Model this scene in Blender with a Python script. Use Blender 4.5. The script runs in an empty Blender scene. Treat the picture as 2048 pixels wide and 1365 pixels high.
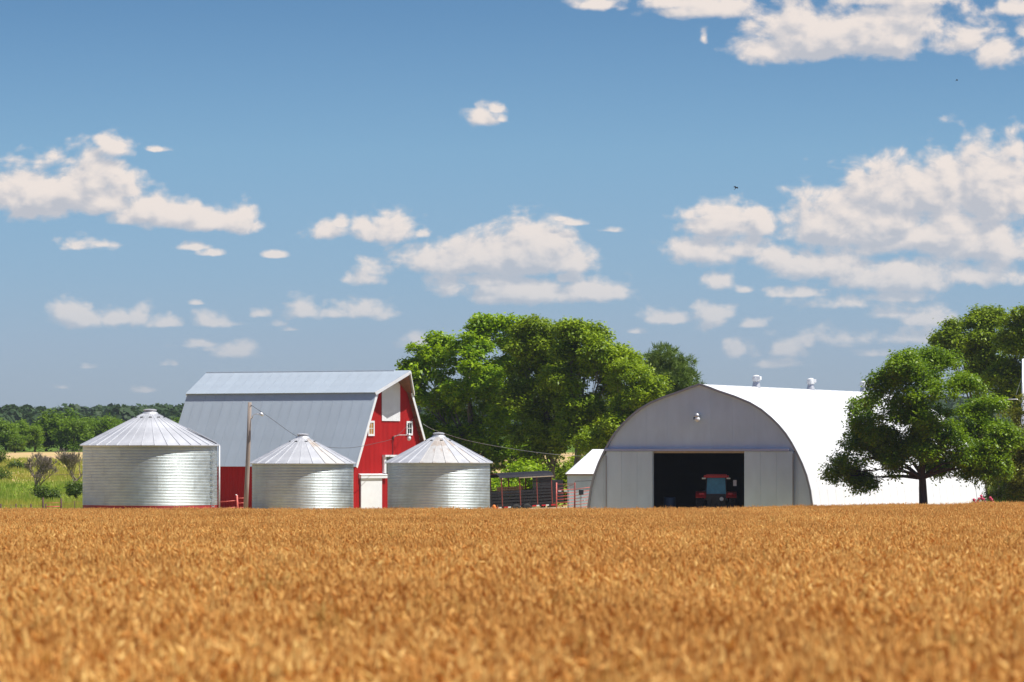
import bpy, math, random
import numpy as np
from mathutils import Vector, Matrix
R = math.radians
SC = bpy.context.scene
COL = SC.collection

# ------------------------------------------------------------------ camera
F, HY, ZC = 8700.0, 900.0, 4.95          # focal length in photo pixels, horizon row, eye height
cam_d = bpy.data.cameras.new('camera'); cam = bpy.data.objects.new('camera', cam_d); COL.objects.link(cam)
cam.location = (0, 0, ZC); cam.rotation_euler = (R(90), 0, 0)
cam_d.sensor_width = 36; cam_d.lens = 36*F/2048; cam_d.shift_y = (HY-682.5)/2048
cam_d.clip_start = .5; cam_d.clip_end = 20000
cam_d.dof.use_dof = True; cam_d.dof.focus_distance = 325; cam_d.dof.aperture_fstop = 3.6
SC.camera = cam

# ------------------------------------------------------------------ view, sun, sky
SC.view_settings.view_transform = 'Standard'; SC.view_settings.look = 'None'
SC.view_settings.exposure = 0.33; SC.view_settings.gamma = 1; SC.view_settings.use_curve_mapping = False
SC.cycles.use_denoising = True; SC.cycles.max_bounces = 8; SC.cycles.transparent_max_bounces = 12
SUN_EL, SUN_AZ = R(61), R(105)            # azimuth clockwise from +Y (the view direction): sun to the right, a little behind the camera
sd = Vector((math.sin(SUN_AZ)*math.cos(SUN_EL), math.cos(SUN_AZ)*math.cos(SUN_EL), math.sin(SUN_EL)))
sl = bpy.data.lights.new('sun', 'SUN'); sl.energy = 5.0; sl.angle = R(.53); sl.color = (1, .955, .88)
so = bpy.data.objects.new('sun', sl); COL.objects.link(so); so.location = (60, -20, 120)
so.rotation_euler = sd.to_track_quat('Z', 'Y').to_euler()

world = bpy.data.worlds.new('World'); SC.world = world; world.use_nodes = True
def node_helpers(nt):
    N = nt.nodes; L = nt.links
    def n(t, **k):
        x = N.new(t)
        for a, b in k.items(): setattr(x, a, b)
        return x
    def setin(sock, v):
        if hasattr(v, 'links') or isinstance(v, bpy.types.NodeSocket): L.new(v, sock)
        else: sock.default_value = v
    def m(op, a, b=0.0, c=0.0, clamp=False):
        x = n('ShaderNodeMath', operation=op, use_clamp=clamp); setin(x.inputs[0], a); setin(x.inputs[1], b); setin(x.inputs[2], c)
        return x.outputs[0]
    def vm(op, a, b=(0, 0, 0), c=(0, 0, 0)):
        x = n('ShaderNodeVectorMath', operation=op); setin(x.inputs[0], a); setin(x.inputs[1], b)
        if op == 'MULTIPLY_ADD': setin(x.inputs[2], c)
        return x.outputs[1] if op == 'LENGTH' else x.outputs[0]
    def ss(x, lo, hi):
        q = n('ShaderNodeMapRange', interpolation_type='SMOOTHSTEP'); setin(q.inputs[0], x)
        q.inputs[1].default_value = lo; q.inputs[2].default_value = hi
        return q.outputs[0]
    def mixc(f, a, b):
        q = n('ShaderNodeMix', data_type='RGBA'); setin(q.inputs[0], f); setin(q.inputs[6], a); setin(q.inputs[7], b)
        return q.outputs[2]
    return n, m, vm, ss, mixc
def build_world():
    nt = world.node_tree; L = nt.links; nt.nodes.clear(); n, m, vm, ss, mixc = node_helpers(nt)
    tc = n('ShaderNodeTexCoord'); sep = n('ShaderNodeSeparateXYZ'); L.new(tc.outputs['Generated'], sep.inputs[0])
    X, Y, Z = sep.outputs
    az = m('ARCTAN2', X, Y); hor = m('SQRT', m('ADD', m('MULTIPLY', X, X), m('MULTIPLY', Y, Y))); el = m('ARCTAN2', Z, hor)
    # clouds of the sky beyond the frame
    zz = m('ADD', m('MAXIMUM', Z, 0.0), .12)
    cb = n('ShaderNodeCombineXYZ'); L.new(m('DIVIDE', X, zz), cb.inputs[0]); L.new(m('DIVIDE', Y, zz), cb.inputs[1])
    g = n('ShaderNodeTexNoise', noise_dimensions='2D'); L.new(cb.outputs[0], g.inputs['Vector']); g.inputs['Scale'].default_value = 1.3; g.inputs['Detail'].default_value = 5
    outm = m('MAXIMUM', ss(m('ABSOLUTE', az), .14, .2), ss(el, .12, .17))
    ga = m('MULTIPLY', m('MULTIPLY', ss(g.outputs[0], .56, .70), outm), ss(el, .01, .06))
    sky = n('ShaderNodeTexSky', sky_type='NISHITA', sun_disc=False, sun_elevation=SUN_EL, sun_rotation=SUN_AZ, altitude=300, air_density=1.0, dust_density=.6, ozone_density=1.6)
    rp = n('ShaderNodeValToRGB'); L.new(m('MULTIPLY', el, 5.0), rp.inputs[0]); cr = rp.color_ramp
    TR = [(0.0, (.60, .755, 1.17)), (.118, (.555, .71, 1.12)), (.2, (.50, .69, 1.06)), (.342, (.455, .668, .958)), (.503, (.325, .517, .768)), (1.0, (.21, .36, .60))]
    cr.elements[0].position = 0; cr.elements[0].color = TR[0][1]+(1,)
    cr.elements[1].position = 1; cr.elements[1].color = TR[-1][1]+(1,)
    for p, c in TR[1:-1]:
        q = cr.elements.new(p); q.color = c+(1,)
    ml = n('ShaderNodeMix', data_type='RGBA', blend_type='MULTIPLY'); ml.inputs[0].default_value = 1
    L.new(sky.outputs[0], ml.inputs[6]); L.new(rp.outputs[0], ml.inputs[7])
    K = .088
    mix2 = mixc(m('MULTIPLY', ga, .9), ml.outputs[2], (.58/K, .57/K, .57/K, 1))
    bg = n('ShaderNodeBackground'); L.new(mix2, bg.inputs[0]); bg.inputs[1].default_value = K
    out = n('ShaderNodeOutputWorld'); L.new(bg.outputs[0], out.inputs[0])
def cloud_material():
    mt_ = bpy.data.materials.new('clouds'); mt_.use_nodes = True; nt = mt_.node_tree; L = nt.links; nt.nodes.clear(); n, m, vm, ss, mixc = node_helpers(nt)
    g = n('ShaderNodeNewGeometry'); sep = n('ShaderNodeSeparateXYZ'); L.new(vm('SUBTRACT', g.outputs['Position'], (0, 0, ZC)), sep.inputs[0])
    X, Y, Z = sep.outputs
    az = m('DIVIDE', X, Y); el = m('DIVIDE', Z, Y)
    # clouds of the photograph: centre x, centre y, half width, height above base (photo pixels), offset that thins the cloud
    B = [(60,405,105,62,-.25),(165,392,80,58,-.3),(210,405,90,50,-.25),(290,430,75,36,-.15),(350,440,70,34,-.15),(410,450,60,24,-.1),(482,450,36,32,-.1),(20,400,70,55,-.15),
         (238,300,38,34,.12),(210,285,24,20,.2),(318,300,36,12,.35),(150,495,75,24,.42),(205,490,60,18,.5),(385,495,44,14,.35),(425,508,34,12,.42),(548,512,34,11,.4),
         (655,468,50,30,.15),(680,450,22,20,.2),(780,468,66,34,-.1),(840,470,30,22,.3),(745,545,50,34,.3),(735,560,50,28,.25),(850,525,62,42,.08),(920,530,70,42,-.15),(1050,525,120,64,-.35),(1140,530,60,40,.05),
         (900,580,60,40,.2),(1050,590,130,45,-.1),(1170,590,90,35,-.05),(980,565,100,28,.1),
         (165,640,72,42,.15),(225,640,50,26,.25),(278,640,28,34,.2),(330,650,60,20,.25),(420,648,50,26,.18),(395,607,24,10,.45),(520,630,34,22,.5),(610,628,52,32,.2),(725,628,70,28,.2),(670,630,60,18,.25),(590,660,32,10,.42),
         (400,690,70,22,.45),(475,705,60,30,.25),(330,730,36,16,.55),(170,735,30,14,.45),(295,782,40,14,.5),(122,776,24,9,.55),(840,690,48,30,.32),
         (970,240,38,28,.12),(990,222,24,16,.25),(1000,240,20,18,.4),(1150,448,45,14,.42),(1215,462,40,12,.45),(1120,440,22,10,.45),
         (1180,12,70,22,.15),(1420,25,130,40,.12),(1330,10,50,24,.2),(1408,80,16,30,.35),(1540,105,90,45,.05),(1640,90,160,66,-.25),(1760,80,130,72,-.25),(1600,40,120,60,.1),(1850,70,60,70,.2),(1930,80,70,60,.15),(1990,110,60,50,.18),(2030,20,60,30,.15),(1760,0,160,50,.05),
         (1385,455,40,18,.2),(1440,455,80,42,-.1),(1520,452,42,38,.1),(1410,510,75,38,-.1),(1480,505,60,34,.1),(1560,530,90,50,.2),
         (1720,385,60,58,.12),(1780,390,70,58,-.2),(1870,395,115,80,-.3),(1975,400,80,90,-.3),(2040,400,50,105,.05),(1660,460,80,65,-.25),(1740,470,110,60,-.25),(1860,480,150,60,-.2),(1980,500,120,60,-.15),(2050,490,60,60,.1),
         (1640,540,140,50,-.05),(1800,560,200,50,0),(1960,555,130,50,.22),(1440,575,50,34,.45),(1490,580,40,20,.5),(1600,590,130,26,.42),(1780,600,150,24,.45),
         (1340,640,75,26,.3),(1425,640,60,42,.22),(1500,650,60,20,.35),(1270,665,32,12,.42),(1480,705,50,34,.35),(1580,700,60,40,.32),(1620,690,30,26,.4),(1780,630,90,32,.3),(1860,640,80,36,.3),(1820,680,110,36,.4),(1750,710,90,22,.5),(1560,730,80,20,.55),
         (1760,530,390,100,0.75),(1700,610,330,50,0.62),(1660,680,300,60,0.62),(1050,570,200,70,0.75),(300,440,240,40,0.80),(500,650,260,22,0.85),(420,700,160,30,0.85),(1350,500,70,40,0.80),(1000,480,60,50,.6),(1080,500,90,50,.2),(1000,545,90,34,.3),(960,515,60,40,.1),(1130,560,60,30,.3),(1900,440,150,60,.15),(1800,440,110,50,.2),(1750,500,160,50,.25),(2120,430,110,110,.05),(-60,420,90,60,.05),(2110,90,80,70,.1)]
    def field(uv):
        acc = None
        for (cx, cy, rx, h, off) in B:
            k_ = 1.0 if rx > 85 else 1.16; ry = h*1.3*k_; rx = rx*1.12*k_
            d = vm('MULTIPLY_ADD', uv, (F/rx, F/ry, 0), (-(cx-1024)/rx, -(HY-cy)/ry, 0))
            e = vm('MULTIPLY', d, (-1, -2.4, 0)); mx = vm('MAXIMUM', d, e); ln = m('ADD', vm('LENGTH', mx), off*.8)
            if acc is None: acc = ln
            else:
                acc = n('ShaderNodeMath', operation='SMOOTH_MIN'); 
                L.new(last, acc.inputs[0]); L.new(ln, acc.inputs[1]); acc.inputs[2].default_value = .12; acc = acc.outputs[0]
            last = acc
        return acc
    def noises(uv):
        a = n('ShaderNodeTexNoise', noise_dimensions='2D'); L.new(vm('MULTIPLY', uv, (1.0, 1.5, 0)), a.inputs['Vector'])
        a.inputs['Scale'].default_value = 80; a.inputs['Detail'].default_value = 6; a.inputs['Roughness'].default_value = .6; a.inputs['Distortion'].default_value = .3
        v = n('ShaderNodeTexVoronoi', voronoi_dimensions='2D', feature='SMOOTH_F1'); L.new(vm('MULTIPLY', uv, (1, 1.3, 0)), v.inputs['Vector'])
        v.inputs['Scale'].default_value = 170; v.inputs['Smoothness'].default_value = 1.0; v.inputs['Detail'].default_value = 1.5
        b_ = n('ShaderNodeTexNoise', noise_dimensions='2D'); L.new(vm('MULTIPLY', uv, (1.0, 1.3, 0)), b_.inputs['Vector']); b_.inputs['Scale'].default_value = 420; b_.inputs['Detail'].default_value = 4; b_.inputs['Roughness'].default_value = .6
        return m('ADD', m('ADD', m('MULTIPLY', m('SUBTRACT', a.outputs[0], .5), 1.25), m('MULTIPLY', m('SUBTRACT', b_.outputs[0], .5), .32)), m('MULTIPLY', m('SUBTRACT', .38, v.outputs['Distance']), .5))
    def dens(uv):
        return m('ADD', m('SUBTRACT', 1.0, field(uv)), noises(uv))
    comb = n('ShaderNodeCombineXYZ'); L.new(az, comb.inputs[0]); L.new(el, comb.inputs[1]); uv = comb.outputs[0]
    comb = n('ShaderNodeCombineXYZ'); L.new(az, comb.inputs[0]); L.new(el, comb.inputs[1]); uv = comb.outputs[0]
    d0 = dens(uv); d1 = dens(vm('ADD', uv, (12/F, 26/F, 0)))
    a = m('MULTIPLY', ss(d0, -.10, .46), m('ADD', .25, m('MULTIPLY', .75, ss(el, .005, .06))))
    edge = m('MULTIPLY', ss(m('ABSOLUTE', az), .165, .135), ss(el, .15, .118))
    shade = m('ADD', m('MULTIPLY', ss(m('SUBTRACT', d1, d0), -.5, .35), .75), m('MULTIPLY', ss(d1, .2, 1.3), .35), clamp=True)
    lit = mixc(shade, (.95, .845, .775, 1), (.56, .57, .62, 1))
    em = n('ShaderNodeEmission'); L.new(lit, em.inputs[0]); em.inputs[1].default_value = .76; tr = n('ShaderNodeBsdfTransparent'); ms = n('ShaderNodeMixShader')
    L.new(m('MULTIPLY', m('MULTIPLY', a, edge), .94), ms.inputs[0]); L.new(tr.outputs[0], ms.inputs[1]); L.new(em.outputs[0], ms.inputs[2])
    o = n('ShaderNodeOutputMaterial'); L.new(ms.outputs[0], o.inputs[0]); mt_.cycles.emission_sampling = 'NONE'; return mt_
build_world()
world.cycles.sampling_method = 'MANUAL'; world.cycles.sample_map_resolution = 512

# ------------------------------------------------------------------ helpers
def P(px, py, Y):                                  # the place at distance Y that the photo shows at px, py
    return Vector(((px-1024)/F*Y, Y, ZC+(HY-py)/F*Y))
def sm(x): x = min(1, max(0, x)); return x*x*(3-2*x)
HILL = ([-50, 290, 400, 520, 700, 1000, 1400, 2100, 2600, 4000, 9000], [3.54, 0, 0, 1.7, 4.5, 6, 9, 16, 17, 10, 0])
def gz(x, y):
    z = float(np.interp(y, *HILL))
    z += .38*sm((x-6)/28)*sm((y-90)/180)
    return z
def gza(x, y):
    z = np.interp(y, *HILL)
    s = lambda t: np.clip(t, 0, 1)**2*(3-2*np.clip(t, 0, 1))
    z = z + .38*s((x-6)/28)*s((y-90)/180)
    z = z + .035*np.sin(x*.35+y*.11)*np.sin(y*.21-x*.09)
    return z

class MB:
    def __init__(s): s.v = []; s.f = []
    def add(s, vs, fs):
        o = len(s.v); s.v += [tuple(v) for v in vs]; s.f += [tuple(i+o for i in f) for f in fs]; return s
    def box(s, c, d, M=None):
        x, y, z = d[0]/2, d[1]/2, d[2]/2
        vs = [Vector((c[0]+i*x, c[1]+j*y, c[2]+k*z)) for i in (-1, 1) for j in (-1, 1) for k in (-1, 1)]
        if M is not None: vs = [M @ v for v in vs]
        return s.add(vs, [(0, 1, 3, 2), (4, 6, 7, 5), (0, 4, 5, 1), (2, 3, 7, 6), (0, 2, 6, 4), (1, 5, 7, 3)])
    def bb(s, x0, x1, y0, y1, z0, z1): return s.box(((x0+x1)/2, (y0+y1)/2, (z0+z1)/2), (x1-x0, y1-y0, z1-z0))
    def slab(s, q, t):                              # quad (or polygon) given a thickness t along minus its normal
        q = [Vector(p) for p in q]; n = (q[1]-q[0]).cross(q[2]-q[0]).normalized()*t; k = len(q)
        vs = q+[p-n for p in q]
        return s.add(vs, [tuple(range(k)), tuple(range(2*k-1, k-1, -1))]+[(i, i+k, (i+1) % k+k, (i+1) % k) for i in range(k)])
    def tube(s, pts, r, n=6, cap=True):
        pts = [Vector(p) for p in pts]; rs = r if isinstance(r, (list, tuple)) else [r]*len(pts)
        vs = []; fs = []; up0 = Vector((0, 0, 1))
        for i, p in enumerate(pts):
            d = (pts[min(i+1, len(pts)-1)]-pts[max(i-1, 0)]).normalized()
            a = d.cross(up0 if abs(d.z) < .95 else Vector((1, 0, 0))).normalized(); b = d.cross(a)
            for k in range(n):
                t = 2*math.pi*k/n; vs.append(p+a*math.cos(t)*rs[i]+b*math.sin(t)*rs[i])
        for i in range(len(pts)-1):
            for k in range(n): fs.append((i*n+k, i*n+(k+1) % n, (i+1)*n+(k+1) % n, (i+1)*n+k))
        if cap: fs += [tuple(range(n-1, -1, -1)), tuple(range((len(pts)-1)*n, len(pts)*n))]
        return s.add(vs, fs)
    def lathe(s, prof, n=24, M=None, cap=True):     # prof = [(r, z)]
        vs = []; fs = []
        for r, z in prof:
            for k in range(n):
                t = 2*math.pi*k/n; v = Vector((r*math.cos(t), r*math.sin(t), z)); vs.append(M @ v if M is not None else v)
        for i in range(len(prof)-1):
            for k in range(n): fs.append((i*n+k, i*n+(k+1) % n, (i+1)*n+(k+1) % n, (i+1)*n+k))
        if cap: fs += [tuple(range(n-1, -1, -1)), tuple(range((len(prof)-1)*n, len(prof)*n))]
        return s.add(vs, fs)
    def mesh(s, name, mat, smooth=False):
        me = bpy.data.meshes.new(name); me.from_pydata(s.v, [], s.f); me.validate(); me.update()
        if mat: me.materials.append(mat)
        if smooth: me.shade_smooth()
        return me
def link(name, me, parent=None, loc=(0, 0, 0), rz=0, label=None, kind=None):
    o = bpy.data.objects.new(name, me); COL.objects.link(o); o.location = loc; o.rotation_euler = (0, 0, rz)
    if parent: o.parent = parent
    if label: o['label'] = label
    if kind: o['kind'] = kind
    return o
def part(name, mb, mat, parent, smooth=False, label=None, kind=None):
    return link(name, mb.mesh(name, mat, smooth), parent, label=label, kind=kind)
def thing(name, label, cat, loc=(0, 0, 0), rz=0, group=None):
    o = bpy.data.objects.new(name, None); COL.objects.link(o); o.location = loc; o.rotation_euler = (0, 0, rz)
    o['label'] = label; o['category'] = cat
    if group: o['group'] = group
    o.empty_display_size = .2
    return o
def tag(o, label, cat, group=None, kind=None):
    o['label'] = label
    if cat: o['category'] = cat
    if group: o['group'] = group
    if kind: o['kind'] = kind
    return o
def npmesh(name, V, Fq, mat, smooth=False, k=4):
    me = bpy.data.meshes.new(name); n = len(V); m_ = len(Fq)
    me.vertices.add(n); me.vertices.foreach_set('co', np.asarray(V, dtype=np.float32).ravel())
    me.loops.add(m_*k); me.loops.foreach_set('vertex_index', np.asarray(Fq, dtype=np.int32).ravel())
    me.polygons.add(m_); me.polygons.foreach_set('loop_start', np.arange(m_, dtype=np.int32)*k)
    me.polygons.foreach_set('loop_total', np.full(m_, k, dtype=np.int32))
    me.update(calc_edges=True)
    if mat: me.materials.append(mat)
    if smooth: me.shade_smooth()
    return me

# ------------------------------------------------------------------ materials
def mat(name, col, rough=.6, metal=0.0, var=.12, scale=3.0, bump=0.0, bscale=20, col2=None, mask=(.45, .65), stretch=(1, 1, 1), spec=.5, world_pos=False, rand=0.0):
    m = bpy.data.materials.new(name); m.use_nodes = True; nt = m.node_tree; N = nt.nodes; L = nt.links
    b = N['Principled BSDF']; b.inputs['Roughness'].default_value = rough; b.inputs['Metallic'].default_value = metal
    b.inputs['Specular IOR Level'].default_value = spec
    tc = N.new('ShaderNodeTexCoord'); mp = N.new('ShaderNodeMapping'); mp.inputs['Scale'].default_value = stretch
    if world_pos:
        g = N.new('ShaderNodeNewGeometry'); L.new(g.outputs['Position'], mp.inputs[0])
    else: L.new(tc.outputs['Object'], mp.inputs[0])
    ns = N.new('ShaderNodeTexNoise'); ns.inputs['Scale'].default_value = scale; ns.inputs['Detail'].default_value = 6; ns.inputs['Roughness'].default_value = .6
    L.new(mp.outputs[0], ns.inputs['Vector'])
    mr = N.new('ShaderNodeMapRange'); mr.inputs[1].default_value = .3; mr.inputs[2].default_value = .7; mr.inputs[3].default_value = 1-var; mr.inputs[4].default_value = 1+var
    L.new(ns.outputs[0], mr.inputs[0])
    last = mr.outputs[0]
    if rand:
        oi = N.new('ShaderNodeObjectInfo'); m2 = N.new('ShaderNodeMapRange'); m2.inputs[3].default_value = 1-rand; m2.inputs[4].default_value = 1+rand
        L.new(oi.outputs['Random'], m2.inputs[0]); mu = N.new('ShaderNodeMath'); mu.operation = 'MULTIPLY'; L.new(last, mu.inputs[0]); L.new(m2.outputs[0], mu.inputs[1]); last = mu.outputs[0]
    vm = N.new('ShaderNodeVectorMath'); vm.operation = 'SCALE'; vm.inputs[0].default_value = col[:3]; L.new(last, vm.inputs['Scale'])
    cout = vm.outputs[0]
    if col2:
        n2 = N.new('ShaderNodeTexNoise'); n2.inputs['Scale'].default_value = scale*.6; n2.inputs['Detail'].default_value = 8; n2.inputs['Roughness'].default_value = .7
        L.new(mp.outputs[0], n2.inputs['Vector'])
        m3 = N.new('ShaderNodeMapRange'); m3.inputs[1].default_value = mask[0]; m3.inputs[2].default_value = mask[1]; L.new(n2.outputs[0], m3.inputs[0])
        mx = N.new('ShaderNodeMix'); mx.data_type = 'RGBA'; L.new(m3.outputs[0], mx.inputs[0]); L.new(cout, mx.inputs[6]); mx.inputs[7].default_value = tuple(col2[:3])+(1,)
        cout = mx.outputs[2]
    L.new(cout, b.inputs['Base Color'])
    mrr = N.new('ShaderNodeMapRange'); mrr.inputs[1].default_value = .3; mrr.inputs[2].default_value = .7
    mrr.inputs[3].default_value = max(.02, rough-.08); mrr.inputs[4].default_value = min(1, rough+.08); L.new(ns.outputs[0], mrr.inputs[0]); L.new(mrr.outputs[0], b.inputs['Roughness'])
    if bump:
        n4 = N.new('ShaderNodeTexNoise'); n4.inputs['Scale'].default_value = bscale; n4.inputs['Detail'].default_value = 4; L.new(mp.outputs[0], n4.inputs['Vector'])
        bp = N.new('ShaderNodeBump'); bp.inputs['Strength'].default_value = bump; bp.inputs['Distance'].default_value = .02; L.new(n4.outputs[0], bp.inputs['Height']); L.new(bp.outputs[0], b.inputs['Normal'])
    return m
def leafmat(name, c1, c2, tr, gloss=.45, scale=.5):
    m = bpy.data.materials.new(name); m.use_nodes = True; nt = m.node_tree; N = nt.nodes; L = nt.links
    b = N['Principled BSDF']; b.inputs['Roughness'].default_value = gloss; b.inputs['Specular IOR Level'].default_value = .2
    g = N.new('ShaderNodeNewGeometry'); ns = N.new('ShaderNodeTexNoise'); ns.inputs['Scale'].default_value = scale; ns.inputs['Detail'].default_value = 3
    L.new(g.outputs['Position'], ns.inputs['Vector'])
    ad = N.new('ShaderNodeMath'); ad.operation = 'MULTIPLY_ADD'; L.new(g.outputs['Random Per Island'], ad.inputs[0]); ad.inputs[1].default_value = .7
    sb = N.new('ShaderNodeMath'); sb.operation = 'MULTIPLY_ADD'; L.new(ns.outputs[0], sb.inputs[0]); sb.inputs[1].default_value = 1.2; sb.inputs[2].default_value = -.45
    L.new(sb.outputs[0], ad.inputs[2]); ad.use_clamp = True
    mx = N.new('ShaderNodeMix'); mx.data_type = 'RGBA'; L.new(ad.outputs[0], mx.inputs[0]); mx.inputs[6].default_value = c1+(1,); mx.inputs[7].default_value = c2+(1,)
    L.new(mx.outputs[2], b.inputs['Base Color'])
    t = N.new('ShaderNodeBsdfTranslucent'); sc = N.new('ShaderNodeVectorMath'); sc.operation = 'MULTIPLY'; L.new(mx.outputs[2], sc.inputs[0]); sc.inputs[1].default_value = (1.5, 1.5, .7); L.new(sc.outputs[0], t.inputs[0])
    ms = N.new('ShaderNodeMixShader'); ms.inputs[0].default_value = tr; L.new(b.outputs[0], ms.inputs[1]); L.new(t.outputs[0], ms.inputs[2]); L.new(ms.outputs[0], N['Material Output'].inputs[0])
    return m
M = {
 'galv': mat('galvanised_sheet', (.55, .61, .63), .54, .88, .12, 1.4, .3, 5, rand=.05),
 'galvroof': mat('galvanised_roof', (.56, .57, .60), .5, .35, .07, 1.3, .1, 8, rand=.04),
 'galvrust': mat('rusty_roof', (.53, .52, .51), .6, .25, .1, 1.3, .1, 8, col2=(.38, .25, .15), mask=(.52, .72), stretch=(1, 1, .6)),
 'redpaint': mat('red_barn_paint', (.43, .017, .018), .7, 0, .14, 1.2, .1, 14, stretch=(1, 1, .35), spec=.15),
 'redband': mat('red_band_paint', (.42, .035, .04), .55, 0, .18, 2.5, .1, 14),
 'darkred': mat('dark_red_barn_paint', (.20, .018, .018), .6, 0, .15, 1.5, .1, 14, stretch=(1, 1, .35)),
 'white': mat('white_paint', (.78, .80, .82), .5, 0, .05, 1.5, .06, 12),
 'barnroof': mat('barn_roof_metal', (.45, .52, .59), .42, .10, .045, 1.6, .05, 10, rand=.025, stretch=(1, 1, .25)),
 'shell': mat('quonset_sheet', (.78, .79, .81), .45, .0, .03, .8, .05, 6, rand=.015),
 'shade_lining': mat('shed_shade_dark', (.035, .032, .03), .9, 0, .3, 2),  # near-black: the shade inside the building is put into this colour
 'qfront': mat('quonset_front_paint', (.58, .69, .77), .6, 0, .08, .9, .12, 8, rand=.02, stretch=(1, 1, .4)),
 'trimgrey': mat('grey_trim', (.33, .34, .36), .5, .2, .08, 2),
 'track': mat('steel_track', (.42, .45, .58), .4, .3, .06, 2),
 'wood': mat('weathered_pole_wood', (.33, .27, .23), .85, 0, .22, 6, .4, 30, stretch=(1, 1, .12)),
 'plank': mat('brown_wood', (.20, .10, .06), .8, 0, .25, 4, .2, 20),
 'beige': mat('pale_timber', (.42, .33, .24), .8, 0, .15, 4, .2, 20),
 'glassd': mat('dark_glass', (.03, .045, .05), .12, 0, .1, 2, spec=.8),
 'glasso': mat('window_painted_glow', (.42, .22, .06), .25, 0, .3, 3, spec=.6),  # orange glow and reflection painted into the pane colour
 'glassb': mat('cab_glass_sky_reflection', (.04, .22, .34), .18, .0, .3, 2.5, spec=.8),  # reflected sky painted in as a blue base colour
 'black': mat('black_paint', (.016, .016, .02), .5, 0, .2, 3),
 'blackroof': mat('black_sheet', (.02, .02, .028), .7, 0, .2, 3, spec=.15),
 'rubber': mat('tyre_rubber', (.02, .02, .02), .85, 0, .2, 8, .2, 30),
 'tractorred': mat('tractor_red', (.55, .02, .02), .35, 0, .08, 3),
 'rail': mat('red_pipe_rail', (.72, .15, .12), .55, 0, .2, 8),
 'rust': mat('rusty_red_pipe', (.22, .05, .04), .7, 0, .3, 8),
 'postd': mat('dark_fence_post', (.10, .05, .045), .85, 0, .3, 10),
 'wire': mat('fence_wire', (.22, .15, .12), .5, .5, .2, 5),
 'cable': mat('cable', (.08, .08, .09), .5, 0, .1, 5),
 'cablel': mat('pale_cable', (.55, .56, .55), .4, .3, .1, 5),
 'lampmetal': mat('lamp_metal', (.65, .66, .68), .35, .5, .05, 5),
 'lampglass': mat('lamp_glass', (.75, .78, .80), .2, 0, .05, 5),
 'orange': mat('orange_plastic', (.75, .20, .02), .5, 0, .1, 3),
 'tape_r': mat('red_tape', (.60, .02, .03), .4, 0, .05, 3), 'tape_w': mat('white_tape', (.80, .80, .80), .4, 0, .05, 3),
 'bale': mat('tan_boards', (.50, .28, .12), .9, 0, .3, 8),
 'bluedrum': mat('blue_plastic', (.012, .04, .09), .45, 0, .1, 3),
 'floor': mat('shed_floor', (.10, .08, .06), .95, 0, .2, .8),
 'dirt': mat('yard_dirt', (.40, .31, .21), .95, 0, .2, .8),
 'bark': mat('dark_bark', (.075, .055, .042), .95, 0, .3, 5, .6, 14, stretch=(1, 1, .25)),
 'barkg': mat('grey_bark', (.17, .145, .12), .95, 0, .3, 5, .5, 14, stretch=(1, 1, .25)),
 'twig': mat('dead_twigs', (.24, .19, .16), .95, 0, .25, 4),
 'concrete': mat('pale_concrete', (.52, .50, .46), .85, 0, .12, 2, .2, 20),
 'leafA': leafmat('maple_leaves', (.09, .20, .008), (.38, .52, .012), .30),
 'leafB': leafmat('ash_leaves', (.07, .13, .008), (.32, .42, .015), .26),
 'leafC': leafmat('elm_leaves', (.075, .15, .008), (.36, .47, .015), .26),
 'leafF': leafmat('yard_tree_leaves', (.055, .125, .008), (.28, .41, .012), .3, .4),
 'leafS': leafmat('shrub_leaves', (.05, .10, .012), (.11, .16, .015), .3),
 'leafY': leafmat('yellowish_shrub_leaves', (.10, .13, .015), (.20, .19, .02), .35),
 'pine': leafmat('pine_needles', (.08, .14, .03), (.20, .28, .06), .2),
 'leafD': leafmat('pasture_tree_leaves', (.08, .16, .012), (.18, .27, .02), .35, .5, .15),
 'leafW': leafmat('distant_wood_leaves', (.028, .06, .018), (.05, .09, .026), .2, .6, .03),
 'petal': mat('rose_petals', (.62, .05, .13), .6, 0, .25, 20),
 'bird': mat('dark_feathers', (.02, .02, .025), .8),
}

# the cloudy part of the sky: a curved backdrop twelve kilometres away
def sky_backdrop():
    na, ne = 48, 16; V = []; Fs = []
    for j in range(ne+1):
        for i_ in range(na+1):
            a = R(-11+22*i_/na); e = R(-.6+9.6*j/ne); V.append((12000*math.sin(a)*math.cos(e), 12000*math.cos(a)*math.cos(e), 12000*math.sin(e)))
    for j in range(ne):
        for i_ in range(na): a = j*(na+1)+i_; Fs.append((a, a+1, a+na+2, a+na+1))
    me = bpy.data.meshes.new('sky'); me.from_pydata(V, [], Fs); me.materials.append(cloud_material()); o = link('sky', me); o['kind'] = 'structure'; o['label'] = 'scattered white cumulus clouds in the blue sky'
sky_backdrop()

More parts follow.
